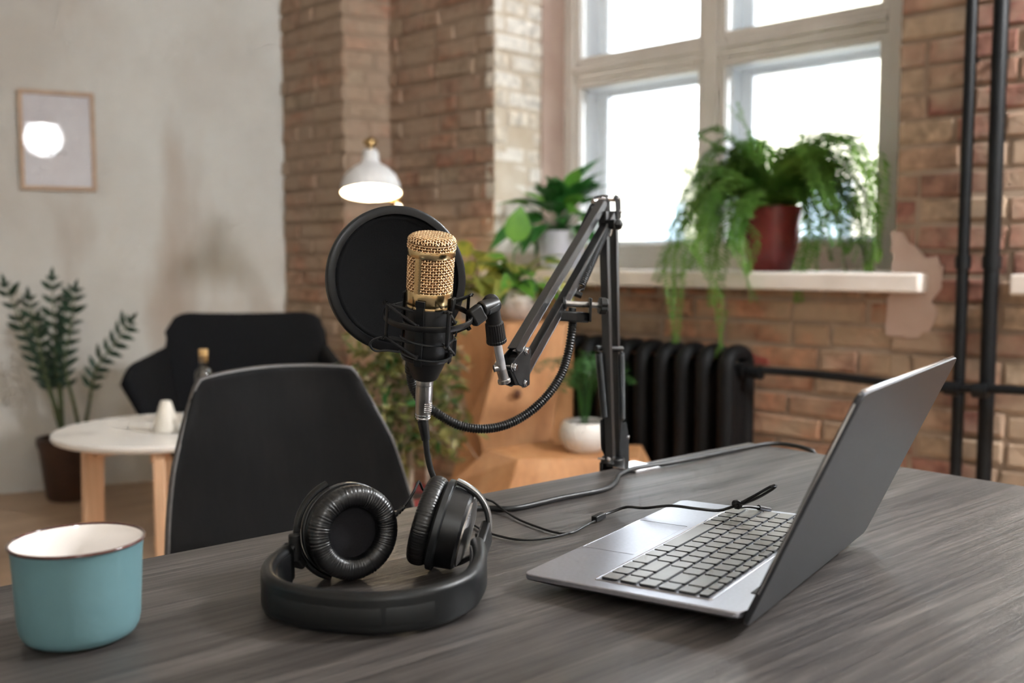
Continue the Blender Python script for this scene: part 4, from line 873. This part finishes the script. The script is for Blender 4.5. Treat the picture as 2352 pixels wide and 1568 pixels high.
# armchair
AC = V((-1.09, 4.13, 0)); af = V((.16, -.987, 0)).normalized(); ar = V((.987, .16, 0)).normalized()
arm = empty('armchair', AC + af * .3); tag(arm, 'charcoal felt armchair with wooden legs in the corner by the brick wall', 'armchair')
def ap(x, y, z): return AC + ar * x + af * y + V((0, 0, z))
G = []
for i in range(17):
    v = i / 16; z = .36 + .475 * v; row = []
    for j in range(25):
        t = -1 + 2 * j / 24; hw = lerp(.27, .315, min(1, v * 1.4))
        k = max(0, v - .62) / .38; hw2 = hw
        drop = .085 * (1 - math.sqrt(max(0, 1 - (max(0, abs(t) - .74) / .26) ** 2))) * k ** 1.5 + .012 * (1 - t * t) * k
        row.append(ap(hw2 * t, .05 - .07 * v + .07 * t * t, z - drop))
    G.append(row)
q = MB(); q.grid(G); q.build('backrest', 'felt', arm, solid=.06, bevel=.022, segs=3, smooth=60)
for sgn in (-1, 1):
    G = []
    for i in range(13):
        u = i / 12; y = .02 + .52 * u; row = []; zt = lerp(.70, .66, u) - .10 * max(0, u - .75) ** 2 * 8
        for j in range(8):
            v = j / 7; row.append(ap(sgn * (lerp(.265, .27, u) + (.045 + .07 * u) * v ** 1.2), y - .05 * (1 - v) * u, lerp(.35, zt, v)))
        G.append(row)
    q = MB(); q.grid(G); q.build('armrest', 'felt', arm, solid=.045, bevel=.018, segs=3, smooth=60)
q = MB(); q.prism([(a, b + .30) for a, b in rrect(.54, .54, .08, 5)], .34, .455, Mx((ar, af, V((0, 0, 1)))).transposed().to_4x4()); q.v = [p + AC for p in q.v]; q.build('seat_cushion', 'felt', arm, bevel=.03, segs=3)
for x in (-.24, .24):
    for y in (.07, .50):
        q = MB(); q.cyl(ap(x * 1.12, y + (.04 if y > .3 else -.03), 0), ap(x, y, .345), .013, .022, n=16); q.build('leg', 'beech', arm)

# coffee table and what stands on it
ct = empty('coffee_table', (-.997, 2.85, 0)); tag(ct, 'round white marble coffee table with pale wooden legs', 'coffee table')
CT = V((-.997, 2.85, 0)); CZ = .563
q = MB(); q.lathe([(1e-5, CZ - .022), (.285, CZ - .022), (.297, CZ - .017), (.302, CZ - .008), (.301, CZ - .002), (.298, CZ), (1e-5, CZ)], 72, Mx.Translation(CT)); q.build('marble_top', 'marble', ct, smooth=30)
for x, y in ((-.150, -.14), (.065, -.235), (.0, .2)):
    d_ = V((x, y, 0)); q = MB(); q.bar(CT + d_ * 1.0 + V((0, 0, CZ - .024)), CT + d_ * 1.06, .055, .03, V((-d_.y, d_.x, 0))); q.build('leg', 'beech', ct, bevel=.004)
for i in range(3):
    pts = [V((-.150, -.14, 0)), V((.065, -.235, 0)), V((.0, .2, 0))]
    q = MB(); q.bar(CT + V((0, 0, CZ - .04)), CT + pts[i] + V((0, 0, CZ - .04)), .045, .03); q.build('rail', 'beech', ct, bevel=.003)
q = MB(); pz = V((-.972, 2.79, CZ)); q.lathe([(1e-5, 0), (.036, 0), (.039, .004), (.037, .012), (.016, .082), (.013, .087), (.009, .084), (1e-5, .07)], 32, Mx.Translation(pz)); tag(q.build('cone_vase', 'ceramic', None, origin=pz), 'small white cone-shaped vase on the marble table', 'vase')
bp_ = V((-.900, 2.91, CZ)); bt = empty('glass_bottle', bp_); tag(bt, 'tall clear glass bottle with cork stopper on the marble table', 'bottle')
q = MB(); q.lathe([(1e-5, .002), (.024, .002), (.026, .006), (.026, .145), (.0235, .158), (.0135, .168), (.0125, .195), (.0145, .197), (.0145, .203)], 32, Mx.Translation(bp_)); q.build('body', 'bottle_glass', bt)
q = MB(); q.lathe([(1e-5, .185), (.0118, .185), (.0135, .215), (.0128, .222), (1e-5, .222)], 20, Mx.Translation(bp_)); q.build('cork', 'cork', bt)
op = V((-.905, 2.76, CZ)); orn = empty('small_ornament', op); tag(orn, 'small pale blue and white ornament between cone vase and bottle', 'ornament')
q = MB(); q.lathe([(1e-5, 0), (.016, 0), (.019, .008), (.018, .024), (.010, .036), (.008, .042), (1e-5, .043)], 20, Mx.Translation(op)); q.build('body', 'ornament_blue', orn)
q = MB(); q.sphere(op + V((0, 0, .050)), .011, 8); q.build('knob', 'ornament_blue', orn)

# picture on the plaster wall
pfm = Mx((PD, -PN, V((0, 0, 1)))).transposed().to_4x4(); pfm = Mx((PD, V((0, 0, 1)), -PN)).transposed().to_4x4(); pfm.translation = V((-2.175, 4.4803, 1.357)) - PN * .002
pic = empty('picture_frame', V((-2.04, 4.54, 1.357))); tag(pic, 'framed pale print in a thin wooden frame on the plaster wall', 'picture')
FW, FH, FT = .31, .437, .017
for a in ((0, 0, FW, FT), (0, FH - FT, FW, FT), (0, FT, FT, FH - 2 * FT), (FW - FT, FT, FT, FH - 2 * FT)):
    q = MB(); q.box((a[0] + a[2] / 2, a[1] + a[3] / 2, .0125), (a[2], a[3], .021), pfm); q.build('frame_bar', 'frame_wood', pic, bevel=.002)
q = MB(); q.box((FW / 2, FH / 2, .008), (FW - .02, FH - .02, .008), pfm); q.build('print', 'print_paper', pic)
for x, w in ((.125, .012), (.155, .014), (.18, .010)):
    q = MB(); q.box((x, .165, .0123), (w, .012, .0004), pfm); q.build('print_mark', 'print_mark', pic)

# floor lamp
lp = empty('floor_lamp', (-.34, 4.02, 0)); tag(lp, 'lit floor lamp with white enamel shade and brass joints', 'lamp')
sx = V((.28, .35, -1)).normalized() * -1
SCn = V((-0.5511, 3.95, 1.318)); su = V((-.03, .22, 1)).normalized(); SM = frame(SCn, su)
q = MB(); q.lathe([(.117, -.012), (.119, -.008), (.1165, .0), (.113, .025), (.100, .055), (.070, .085), (.042, .102), (.034, .115), (.031, .15), (.026, .157), (1e-5, .158)], 56, SM); q.build('lamp_shade', 'lamp_enamel', lp)
q = MB(); q.lathe([(.116, -.012), (.1125, .0), (.108, .025), (.096, .052), (.066, .081), (.03, .10), (1e-5, .10)], 56, SM); q.build('shade_lining', 'lamp_inside', lp)
q = MB(); q.sphere(SM @ V((0, 0, .036)), .040, 12); q.cyl(SM @ V((0, 0, .055)), SM @ V((0, 0, .10)), .016, n=14); q.build('bulb', 'bulb', lp)
hj = SM @ V((0, 0, .192)); q = MB(); q.cyl(SM @ V((0, 0, .155)), hj, .013, n=16); q.cyl(hj + V((-.025, 0, 0)), hj + V((.025, 0, 0)), .012, n=16); q.sphere(hj, .021, 8); q.build('shade_joint', 'brass', lp)
el = V((-.34, 4.02, 1.14))
q = MB(); q.tube([hj + V((.0, .02, 0)), V((-0.5347, 4.09, 1.391)), V((-0.4689, 4.06, 1.281)), el], .008, 12); q.build('lamp_arm', 'lamp_enamel', lp)
q = MB(); q.cyl(el + V((0, -.03, 0)), el + V((0, .03, 0)), .016, n=16); q.cyl(V((-0.4689, 4.06, 1.281)) + V((-.02, 0, 0)), V((-0.4689, 4.06, 1.281)) + V((.02, 0, 0)), .014, n=14); q.build('arm_joint', 'brass', lp)
q = MB(); q.cyl((-.34, 4.02, .02), el, .010, n=14); q.build('pole', 'lamp_enamel', lp)
q = MB(); q.lathe([(1e-5, .03), (.02, .03), (.12, .022), (.13, .012), (.13, 0), (1e-5, 0)], 40, Mx.Translation(V((-.34, 4.02, 0)))); q.build('base', 'lamp_enamel', lp)
L = bpy.data.lights.new('lamp_bulb_light', 'POINT'); L.energy = 1.6; L.color = (1, .80, .55); L.shadow_soft_size = .04
o = bpy.data.objects.new('lamp_bulb_light', L); COL.objects.link(o); o.parent = lp; o.location = SM @ V((0, 0, -.015)) - V((-.34, 4.02, 0))

# faceted wooden blocks
def facet_block(label, base, top, z0, z1, mid=None):
    """faceted body: base and top outlines with the same corner count, optional waist outline"""
    c = sum((V((x, y, 0)) for x, y in base), V()) / len(base); q = MB(); n = len(base); lv = [(base, z0)] + ([mid] if mid else []) + [(top, z1)]
    vs = [(x, y, z) for ol, z in lv for x, y in ol]; fs = [tuple(range(n))[::-1], tuple((len(lv) - 1) * n + i for i in range(n))]
    for j in range(len(lv) - 1):
        for i in range(n):
            a, b, c_, d_ = j * n + i, j * n + (i + 1) % n, (j + 1) * n + (i + 1) % n, (j + 1) * n + i; fs += [(a, b, c_), (a, c_, d_)] if (i + j) % 2 else [(a, b, d_), (b, c_, d_)]
    q.add(vs, fs); r = empty('plant_stand', (c.x, c.y, z0)); q.build('body', 'block_wood', r, smooth=0, bevel=.004); return tag(r, label, 'plant stand', 'faceted wooden plant stands')
b1 = facet_block('tall faceted wooden plant stand holding two white pots', [(-.30, 3.62), (-.02, 3.36), (.22, 3.46), (.20, 3.72), (-.05, 3.95)], [(-.22, 3.66), (-.02, 3.52), (.19, 3.50), (.22, 3.62), (-.02, 3.88)], 0, .822, ([(-.16, 3.66), (-.12, 3.44), (.14, 3.42), (.23, 3.66), (-.05, 3.88)], .46))
q = MB(); kp = V((0.0181, 3.44, 0.5823)); q.sphere(kp, .014, 8, (1, .4, 1.2)); q.build('wood_knot', 'knot', b1)
b2 = facet_block('low faceted wooden plant stand holding the bowl-potted palm', [(-.16, 3.26), (.10, 2.96), (.44, 3.02), (.50, 3.30), (.10, 3.40)], [(-.08, 3.28), (.02, 3.12), (.40, 3.12), (.44, 3.36), (.10, 3.40)], 0, .42, ([(-.22, 3.27), (-.02, 3.06), (.42, 3.06), (.50, 3.33), (.10, 3.40)], .30))

# ------------------------------------------------------------------ plants
def leaf_mesh(name, mn, L, W, fold=.18, bend=.25, n=6, tip=1.0):
    vs = []; fs = []
    for i in range(n + 1):
        t = i / n; w = W * (sin(pi * min(1, t ** .8)) ** tip if 0 < t < 1 else .02); z = -bend * L * t * t
        vs += [(-w / 2, L * t, z + fold * w), (0, L * t, z), (w / 2, L * t, z + fold * w)]
    for i in range(n):
        a = i * 3; fs += [(a, a + 1, a + 4, a + 3), (a + 1, a + 2, a + 5, a + 4)]
    me = bpy.data.meshes.new(name); me.from_pydata(vs, [], fs); me.update(); me.materials.append(MATS[mn])
    for p in me.polygons: p.use_smooth = True
    return me
def place_leaf(me, parent, p, d, roll=0, s=1, up=(0, 0, 1), name='leaf'):
    d = V(d).normalized(); x = d.cross(V(up)); x = x.normalized() if x.length > 1e-3 else V((1, 0, 0)); z = x.cross(d)
    M = Mx((x, d, z)).transposed().to_4x4() @ Mx.Rotation(roll, 4, 'Y') @ Mx.Diagonal((s, s, s, 1)); M.translation = V(p); return link_mesh(name, me, parent, M)
def pot(parent, c, prof, mn, soil_r, soil_z, n=40, name='pot'):
    q = MB(); q.lathe(prof, n, Mx.Translation(V(c))); q.build(name, mn, parent, smooth=45)
    q = MB(); q.lathe([(1e-5, soil_z + .006), (soil_r * .6, soil_z + .003), (soil_r, soil_z - .003)], 24, Mx.Translation(V(c))); q.build('soil', 'soil', parent)

# Boston fern on the sill
FP = V((.912, 3.545, SILL_Z)); fern = empty('potted_fern', FP); tag(fern, 'large trailing fern in a dark red pot on the windowsill', 'potted plant')
pot(fern, FP, [(1e-5, 0), (.072, 0), (.078, .006), (.088, .06), (.097, .12), (.101, .165), (.105, .19), (.115, .215), (.116, .224), (.108, .224), (.100, .205), (.09, .19)], 'red_pot', .098, .195)
rg = random.Random(11)
def frond(parent, pts, llen, seed, mn='leaf_fern', space=.0118, tipf=.35, wl=.0108, start=0):
    r_ = random.Random(seed); path = smooth_path(pts, space); n = len(path); q = MB()
    q.tube(path, lambda t: .0016 * (1 - .6 * t), 5)
    for i in range(3, n):
        t = i / n; tn = (path[min(i + 1, n - 1)] - path[i - 1]).normalized(); sd = tn.cross(V((0, 0, 1)))
        if sd.length < .05: sd = V((D.x, D.y, 0))
        sd.normalize(); nn = sd.cross(tn)
        if t < start: continue
        prof_ = (min(1, (t - start) * 5) ** .7) * (1 - t) ** tipf
        for sg in (-1, 1):
            L_ = llen * prof_ * r_.uniform(.8, 1.12); 
            if L_ < .004: continue
            w = wl * (.5 + .5 * prof_); d_ = (sd * sg + tn * .35 + nn * r_.uniform(-.35, .15) + V((0, 0, -.12))).normalized(); p = path[i]; c = d_.cross(nn).normalized() * w / 2
            b = len(q.v); k = p + d_ * (L_ * .5)
            q.v += [p, k + c, p + d_ * L_, k - c]; q.f.append([b, b + 1, b + 2, b + 3])
    return q.build('frond', mn, parent, smooth=0)
cI = FP + V((0, 0, .20))
specs = []
def fr(du, ds, rise, reach_drop, llen, base=None):
    """du, ds: reach along the wall / towards the room (negative) ; rise: arch height ; reach_drop: end height below the rim"""
    h = D * du + N * ds; a = rg.uniform(-.02, .02); b = cI + h * .12 + V((a, a, 0))
    pts = [b, cI + h * .30 + V((0, 0, rise * .75)), cI + h * .58 + V((0, 0, rise)), cI + h * .84 + V((0, 0, lerp(rise, -reach_drop, .45))), cI + h + V((rg.uniform(-.02, .02), rg.uniform(-.02, .02), -reach_drop))]
    specs.append((pts, llen))
# long trailing ones in front of the sill, found in the photograph
for pts, ll in (([cI, (0.7715, 3.42, 1.29), (0.6714, 3.36, 1.271), (0.6122, 3.3, 1.097), (0.6588, 3.27, 0.9268), (0.6937, 3.25, 0.7119)], .034), ([cI, (0.7651, 3.46, 1.322), (0.6462, 3.46, 1.307), (0.5753, 3.42, 1.099), (0.5544, 3.36, 0.9237), (0.5473, 3.34, 0.7716)], .036),
                ([cI, (0.7737, 3.5, 1.34), (0.6419, 3.52, 1.342), (0.5609, 3.52, 1.161), (0.4917, 3.5, 0.9795)], .042), ([cI, (0.7712, 3.42, 1.304), (0.6761, 3.38, 1.229), (0.6161, 3.36, 1.098), (0.5595, 3.36, 0.9819)], .046), ([cI, (0.7874, 3.36, 1.256), (0.7347, 3.31, 1.154), (0.7608, 3.29, 1.04), (0.7822, 3.28, 0.9122)], .036),
                ([cI, (0.9695, 3.34, 1.269), (0.983, 3.28, 1.153), (0.9485, 3.25, 1.04), (0.9134, 3.24, 0.9137)], .040), ([cI, (0.9281, 3.3, 1.323), (1.01, 3.12, 1.387), (1.085, 3.06, 1.276), (1.086, 3.06, 1.014)], .046), ([cI, (0.9474, 3.32, 1.353), (1.055, 3.14, 1.442), (1.116, 3.08, 1.357), (1.105, 3.06, 1.04)], .046), ([cI, (0.9569, 3.3, 1.309), (1.05, 3.16, 1.365), (1.081, 3.1, 1.2), (1.052, 3.1, 1.04)], .042),
                ([cI, (0.8784, 3.5, 1.37), (0.816, 3.5, 1.489), (0.7768, 3.5, 1.585)], .040), ([cI, (0.7994, 3.55, 1.375), (0.6699, 3.6, 1.486), (0.5249, 3.62, 1.593)], .036), ([cI, (0.8177, 3.5, 1.4), (0.7108, 3.5, 1.503), (0.6217, 3.5, 1.444), (0.5935, 3.5, 1.31)], .042), ([cI, (0.941, 3.4, 1.36), (1.025, 3.3, 1.435), (1.076, 3.2, 1.409), (1.14, 3.1, 1.253)], .046),
                ([cI, (0.9118, 3.4, 1.36), (0.9684, 3.3, 1.421), (1.036, 3.25, 1.456), (1.1, 3.15, 1.404)], .040), ([cI, (0.7534, 3.4, 1.23), (0.7032, 3.36, 1.098), (0.67, 3.33, 0.9824), (0.6622, 3.32, 0.8962)], .040), ([cI, (0.821, 3.38, 1.272), (0.7507, 3.32, 1.183), (0.7692, 3.3, 1.097), (0.7757, 3.29, 1.004)], .044), ([cI, (0.9026, 3.36, 1.285), (0.9753, 3.26, 1.222), (0.9928, 3.22, 1.151), (0.9683, 3.2, 1.054)], .030)):
    specs.append(([V(p) for p in pts], ll * 1.25)); specs.append(([V(pts[0])] + [V(p) + V((rg.uniform(-.035, .035), rg.uniform(-.03, .01), rg.uniform(-.02, .03))) for p in pts[1:]], ll * 1.15))
for i in range(70):
    t = rg.choice((-1, 1)) * rg.uniform(.2, 1) ; fr(t * .42, rg.uniform(-.16, .12) - .1 * (abs(t) > .6), rg.uniform(.06, .27), rg.uniform(-.20, .14), rg.uniform(.05, .066))
for i in range(20): fr(rg.uniform(-.40, -.15), rg.uniform(-.18, .02), rg.uniform(.08, .20), rg.uniform(-.06, .26), rg.uniform(.05, .06))
for i in range(20): fr(rg.uniform(.2, .44), rg.uniform(-.14, .04), rg.uniform(.12, .22), rg.uniform(-.05, .22), rg.uniform(.05, .06))
for i, (pts, ll) in enumerate(specs): frond(fern, pts, ll * 1.2, i)

# peace lily in a pale pot on the sill
PP = WP(.27, .12, SILL_Z); pl = empty('potted_lily', PP); tag(pl, 'broad-leaved dark green plant in a pale lilac pot on the windowsill', 'potted plant')
pot(pl, PP, [(1e-5, 0), (.072, 0), (.078, .008), (.092, .08), (.102, .15), (.104, .158), (.097, .158), (.09, .14)], 'lilac_pot', .09, .14)
lm = leaf_mesh('leaf', 'leaf_dark', .19, .10, .15, .35); lm2 = leaf_mesh('leaf', 'leaf_bright', .18, .095, .15, .3)
rg = random.Random(21); top = PP + V((0, 0, .14))
for i in range(46):
    a = rg.uniform(0, 2 * pi); el_ = rg.uniform(-.05, 1.2); d_ = V((cos(a) * cos(el_), sin(a) * cos(el_), sin(el_))); 
    if d_.dot(N) > .25: d_ = d_ - N * (d_.dot(N) - .1)
    if d_.dot(D) < -.45: d_ = d_ - D * (d_.dot(D) + .4) - N * .3
    st = rg.uniform(.05, .15); e_ = top + d_ * st + V((0, 0, .03)); q = MB(); q.tube(smooth_path([top + d_ * .01, top + d_ * st * .5 + V((0, 0, .02)), e_], .02), .0022, 6); q.build('leaf_stalk', 'leaf_dark', pl)
    place_leaf(lm2 if rg.random() < .32 else lm, pl, e_, d_ + V((0, 0, -.45 + .2 * el_)), rg.uniform(-.5, .5), rg.uniform(.6, 1.05))

# two potted plants on the tall stand
P1 = V((0.0162, 3.724, 0.822)) + V((0, .03, 0)); c1_ = empty('potted_croton', P1); tag(c1_, 'green plant with drooping leaves in a round pearly bowl on the tall stand', 'potted plant')
pot(c1_, P1, [(1e-5, 0), (.05, 0), (.062, .006), (.080, .04), (.084, .07), (.078, .105), (.070, .118), (.066, .114), (.072, .10)], 'metal_pot', .07, .105)
P2 = V((-0.1414, 3.78, 0.822)) + V((0, .02, 0)); c2_ = empty('potted_croton', P2); tag(c2_, 'yellow-green variegated plant in a plain white pot on the tall stand', 'potted plant')
pot(c2_, P2, [(1e-5, 0), (.045, 0), (.05, .006), (.056, .06), (.061, .10), (.061, .106), (.056, .106), (.052, .09)], 'white_pot', .052, .092)
ly = leaf_mesh('leaf', 'leaf_yellow', .13, .07, .12, .4); lg = leaf_mesh('leaf', 'leaf_bright', .12, .06, .12, .4); lo_ = leaf_mesh('leaf', 'leaf_palm', .11, .05, .12, .45)
rg = random.Random(31)
for root, c, n_, hh, mix in ((c1_, P1 + V((0, 0, .105)), 34, .15, .45), (c2_, P2 + V((0, 0, .09)), 44, .15, .9)):
    for i in range(n_):
        a = rg.uniform(0, 2 * pi); el_ = rg.uniform(.1, 1.2); d_ = V((cos(a) * cos(el_), sin(a) * cos(el_) * .8, sin(el_))); e_ = c + d_ * rg.uniform(.03, hh) + V((0, 0, .01))
        q = MB(); q.tube([c + d_ * .005, e_], .0016, 5); q.build('leaf_stalk', 'leaf_palm', root)
        place_leaf(ly if rg.random() < mix else rg.choice((lg, lo_)), root, e_, d_ + V((0, 0, -.55)), rg.uniform(-.6, .6), rg.uniform(.75, 1.25))
e_ = V((0.0063, 3.62, 1.102)); q = MB(); q.tube(smooth_path([P1 + V((0, 0, .1)), P1 + V((-.01, 0, .18)), e_ + V((0, 0, -.01))], .02), .0022, 6); q.build('leaf_stalk', 'leaf_bright', c1_); place_leaf(leaf_mesh('leaf', 'leaf_bright', .14, .10, .1, .1), c1_, e_, (.22, -.1, 1), .2, 1.0, (0, -1, 0))

# palm in a white bowl on the low stand
P3 = V((.238, 3.25, .42)); pm = empty('potted_palm', P3); tag(pm, 'small feathery palm in a round white bowl on the low stand', 'potted plant')
pot(pm, P3, [(1e-5, 0), (.045, 0), (.062, .008), (.080, .04), (.083, .06), (.078, .085), (.066, .10), (.062, .097), (.070, .08)], 'white_pot', .064, .086)
rg = random.Random(41)
for i in range(20):
    a = rg.uniform(0, 2 * pi); sp_ = rg.uniform(.04, .14); h_ = V((cos(a), sin(a), 0)); c = P3 + V((0, 0, .085)); z1 = rg.uniform(.15, .26)
    frond(pm, [c + h_ * .01, c + h_ * sp_ * .25 + V((0, 0, z1 * .55)), c + h_ * sp_ * .6 + V((0, 0, z1 * .9)), c + h_ * sp_ + V((0, 0, z1)), c + h_ * sp_ * 1.5 + V((0, 0, z1 * .85))], .055, 300 + i, 'leaf_palm', .013, .25, .009, .42)

# ficus with small yellowish leaves
P4 = V((-.325, 3.08, 0)); fi = empty('potted_ficus', P4); tag(fi, 'bushy small-leaved ficus in a reddish pot behind the microphone', 'potted plant')
pot(fi, P4, [(1e-5, 0), (.085, 0), (.09, .01), (.115, .25), (.122, .30), (.122, .325), (.112, .325), (.105, .29)], 'red_pot', .107, .30)
q = MB(); q.tube(smooth_path([P4 + V((0, 0, .29)), P4 + V((.01, 0, .45)), P4 + V((-.012, .01, .62)), P4 + V((0, 0, .78))], .03), lambda t: .013 * (1 - .5 * t), 10); q.build('trunk', 'bark', fi)
lf = leaf_mesh('leaf', 'leaf_ficus', .045, .02, .15, .2, 3); rg = random.Random(51); lfd = leaf_mesh('leaf', 'leaf_palm', .045, .02, .15, .2, 3)
nl = 0
for i in range(42):
    z0 = rg.uniform(.45, .80); a = rg.uniform(0, 2 * pi); c = P4 + V((0, 0, z0)); h_ = V((cos(a), sin(a) * .8, 0)); L_ = rg.uniform(.12, .23)
    pth = smooth_path([c, c + h_ * L_ * .5 + V((0, 0, .05)), c + h_ * L_ + V((0, 0, rg.uniform(-.10, .05)))], .02); q = MB(); q.tube(pth, .0018, 5); q.build('branch', 'bark', fi)
    for p in pth[2:]:
        for _ in range(1):
            if nl > 290: break
            nl += 1; d_ = V((rg.uniform(-1, 1), rg.uniform(-1, 1), rg.uniform(-.8, .5))); place_leaf(lf if rg.random() < .6 else lfd, fi, p, d_, rg.uniform(-1, 1), rg.uniform(.8, 1.5))
tw = MB(); rg = random.Random(52)
for i in range(700):
    a = rg.uniform(0, 2 * pi); rr = .20 * math.sqrt(rg.random()); z = rg.uniform(.42, .86); p = P4 + V((rr * cos(a), rr * sin(a) * .8, z)); d_ = V((rg.uniform(-1, 1), rg.uniform(-1, 1), rg.uniform(-.9, .4))).normalized(); x = d_.cross(V((rg.uniform(-1, 1), rg.uniform(-1, 1), 1))).normalized() * .011; l_ = rg.uniform(.035, .06)
    tw.add([p, p + d_ * l_ * .45 + x, p + d_ * l_, p + d_ * l_ * .45 - x], [(0, 1, 2, 3)])
o = tw.build('foliage', 'leaf_ficus', fi, smooth=0); o['kind'] = 'stuff'

# zamioculcas by the plaster wall
P5 = V((-1.945, 4.36, 0)); zz = empty('potted_zamioculcas', P5); tag(zz, 'tall glossy-leaved plant in a dark brown pot by the plaster wall', 'potted plant')
pot(zz, P5, [(1e-5, 0), (.096, 0), (.103, .01), (.128, .225), (.136, .24), (.136, .272), (.126, .272), (.118, .24)], 'brown_pot', .12, .25)
lz = leaf_mesh('leaf', 'leaf_zz', .078, .027, .2, .15, 4); rg = random.Random(61)
for tip, midp in (((-2.116, 4.2, 0.931), (-2.038, 4.28, 0.6117)), ((-1.969, 4.3, 0.9563), (-1.976, 4.32, 0.6077)), ((-1.857, 4.26, 0.9073), (-1.917, 4.28, 0.5929)), ((-1.608, 4.2, 0.7813), (-1.783, 4.27, 0.5752)), ((-2.041, 4.32, 0.7777), (-2.018, 4.33, 0.5306)), ((-1.983, 4.12, 0.8794), (-1.983, 4.22, 0.5992)), ((-1.944, 4.36, 0.8512), (-1.973, 4.36, 0.5654))):
    b = P5 + V((rg.uniform(-.05, .05), rg.uniform(-.04, .04), .24)); pth = smooth_path([b, lerp(b, V(midp), .5) + V((0, 0, .0)), V(midp), lerp(V(midp), V(tip), .55), V(tip)], .040); n = len(pth)
    q = MB(); q.tube(pth, lambda t: .0095 * (1 - .75 * t), 8); q.build('stem', 'stem_zz', zz)
    for i in range(int(n * .42), n):
        t = (pth[min(i + 1, n - 1)] - pth[i - 1]).normalized(); sd = t.cross(V((-.2, -1, .1))).normalized()
        for sg in (-1, 1): place_leaf(lz, zz, pth[i], sd * sg + t * .75 + V((0, -.15, 0)), rg.uniform(-.4, .4), rg.uniform(.75, 1.1) * (.65 if i > n - 2 else 1), (0, -1, .3))
    place_leaf(lz, zz, pth[-1], pth[-1] - pth[-2], 0, .8, (0, -1, .3))

# unseen dome lamps added to brighten the room (above and beside the viewer, out of the photograph)
for x, y, z, pw, lab in ((2.25, 1.25, 2.45, 84, 'unseen dome lamp added by the windows to light the room'), (1.25, -2.55, 2.5, 24, 'unseen dome lamp added behind the viewer, mirrored in the picture glass')):
    r = empty('added_lamp', (x, y, CEIL)); tag(r, lab, 'lamp', 'added unseen dome lamps')
    T = Mx.Translation(V((x, y, z)))
    q = MB(); q.cyl((x, y, z + .15), (x, y, CEIL), .004, n=8); q.build('cord', 'rubber', r)
    q = MB(); q.lathe([(.05, CEIL - z - .03), (.05, CEIL - z), (1e-5, CEIL - z)], 20, T); q.build('ceiling_cup', 'lamp_enamel', r)
    q = MB(); q.lathe([(.20, .08), (.195, .10), (.15, .16), (.07, .20), (.03, .21), (.028, .25), (1e-5, .25)], 40, T); q.build('lamp_shade', 'lamp_enamel', r)
    q = MB(); q.sphere((x, y, z + .09), .05, 10); q.build('bulb', 'spot_glow', r)
    L = bpy.data.lights.new('added_lamp_light', 'POINT'); L.energy = pw; L.color = (.93, .965, 1); L.shadow_soft_size = .2
    o = bpy.data.objects.new('added_lamp_light', L); COL.objects.link(o); o.parent = r; o.location = V((0, 0, z - .06 - CEIL))
for k in ('bulb', 'spot_glow'): MATS[k].cycles.emission_sampling = 'NONE'
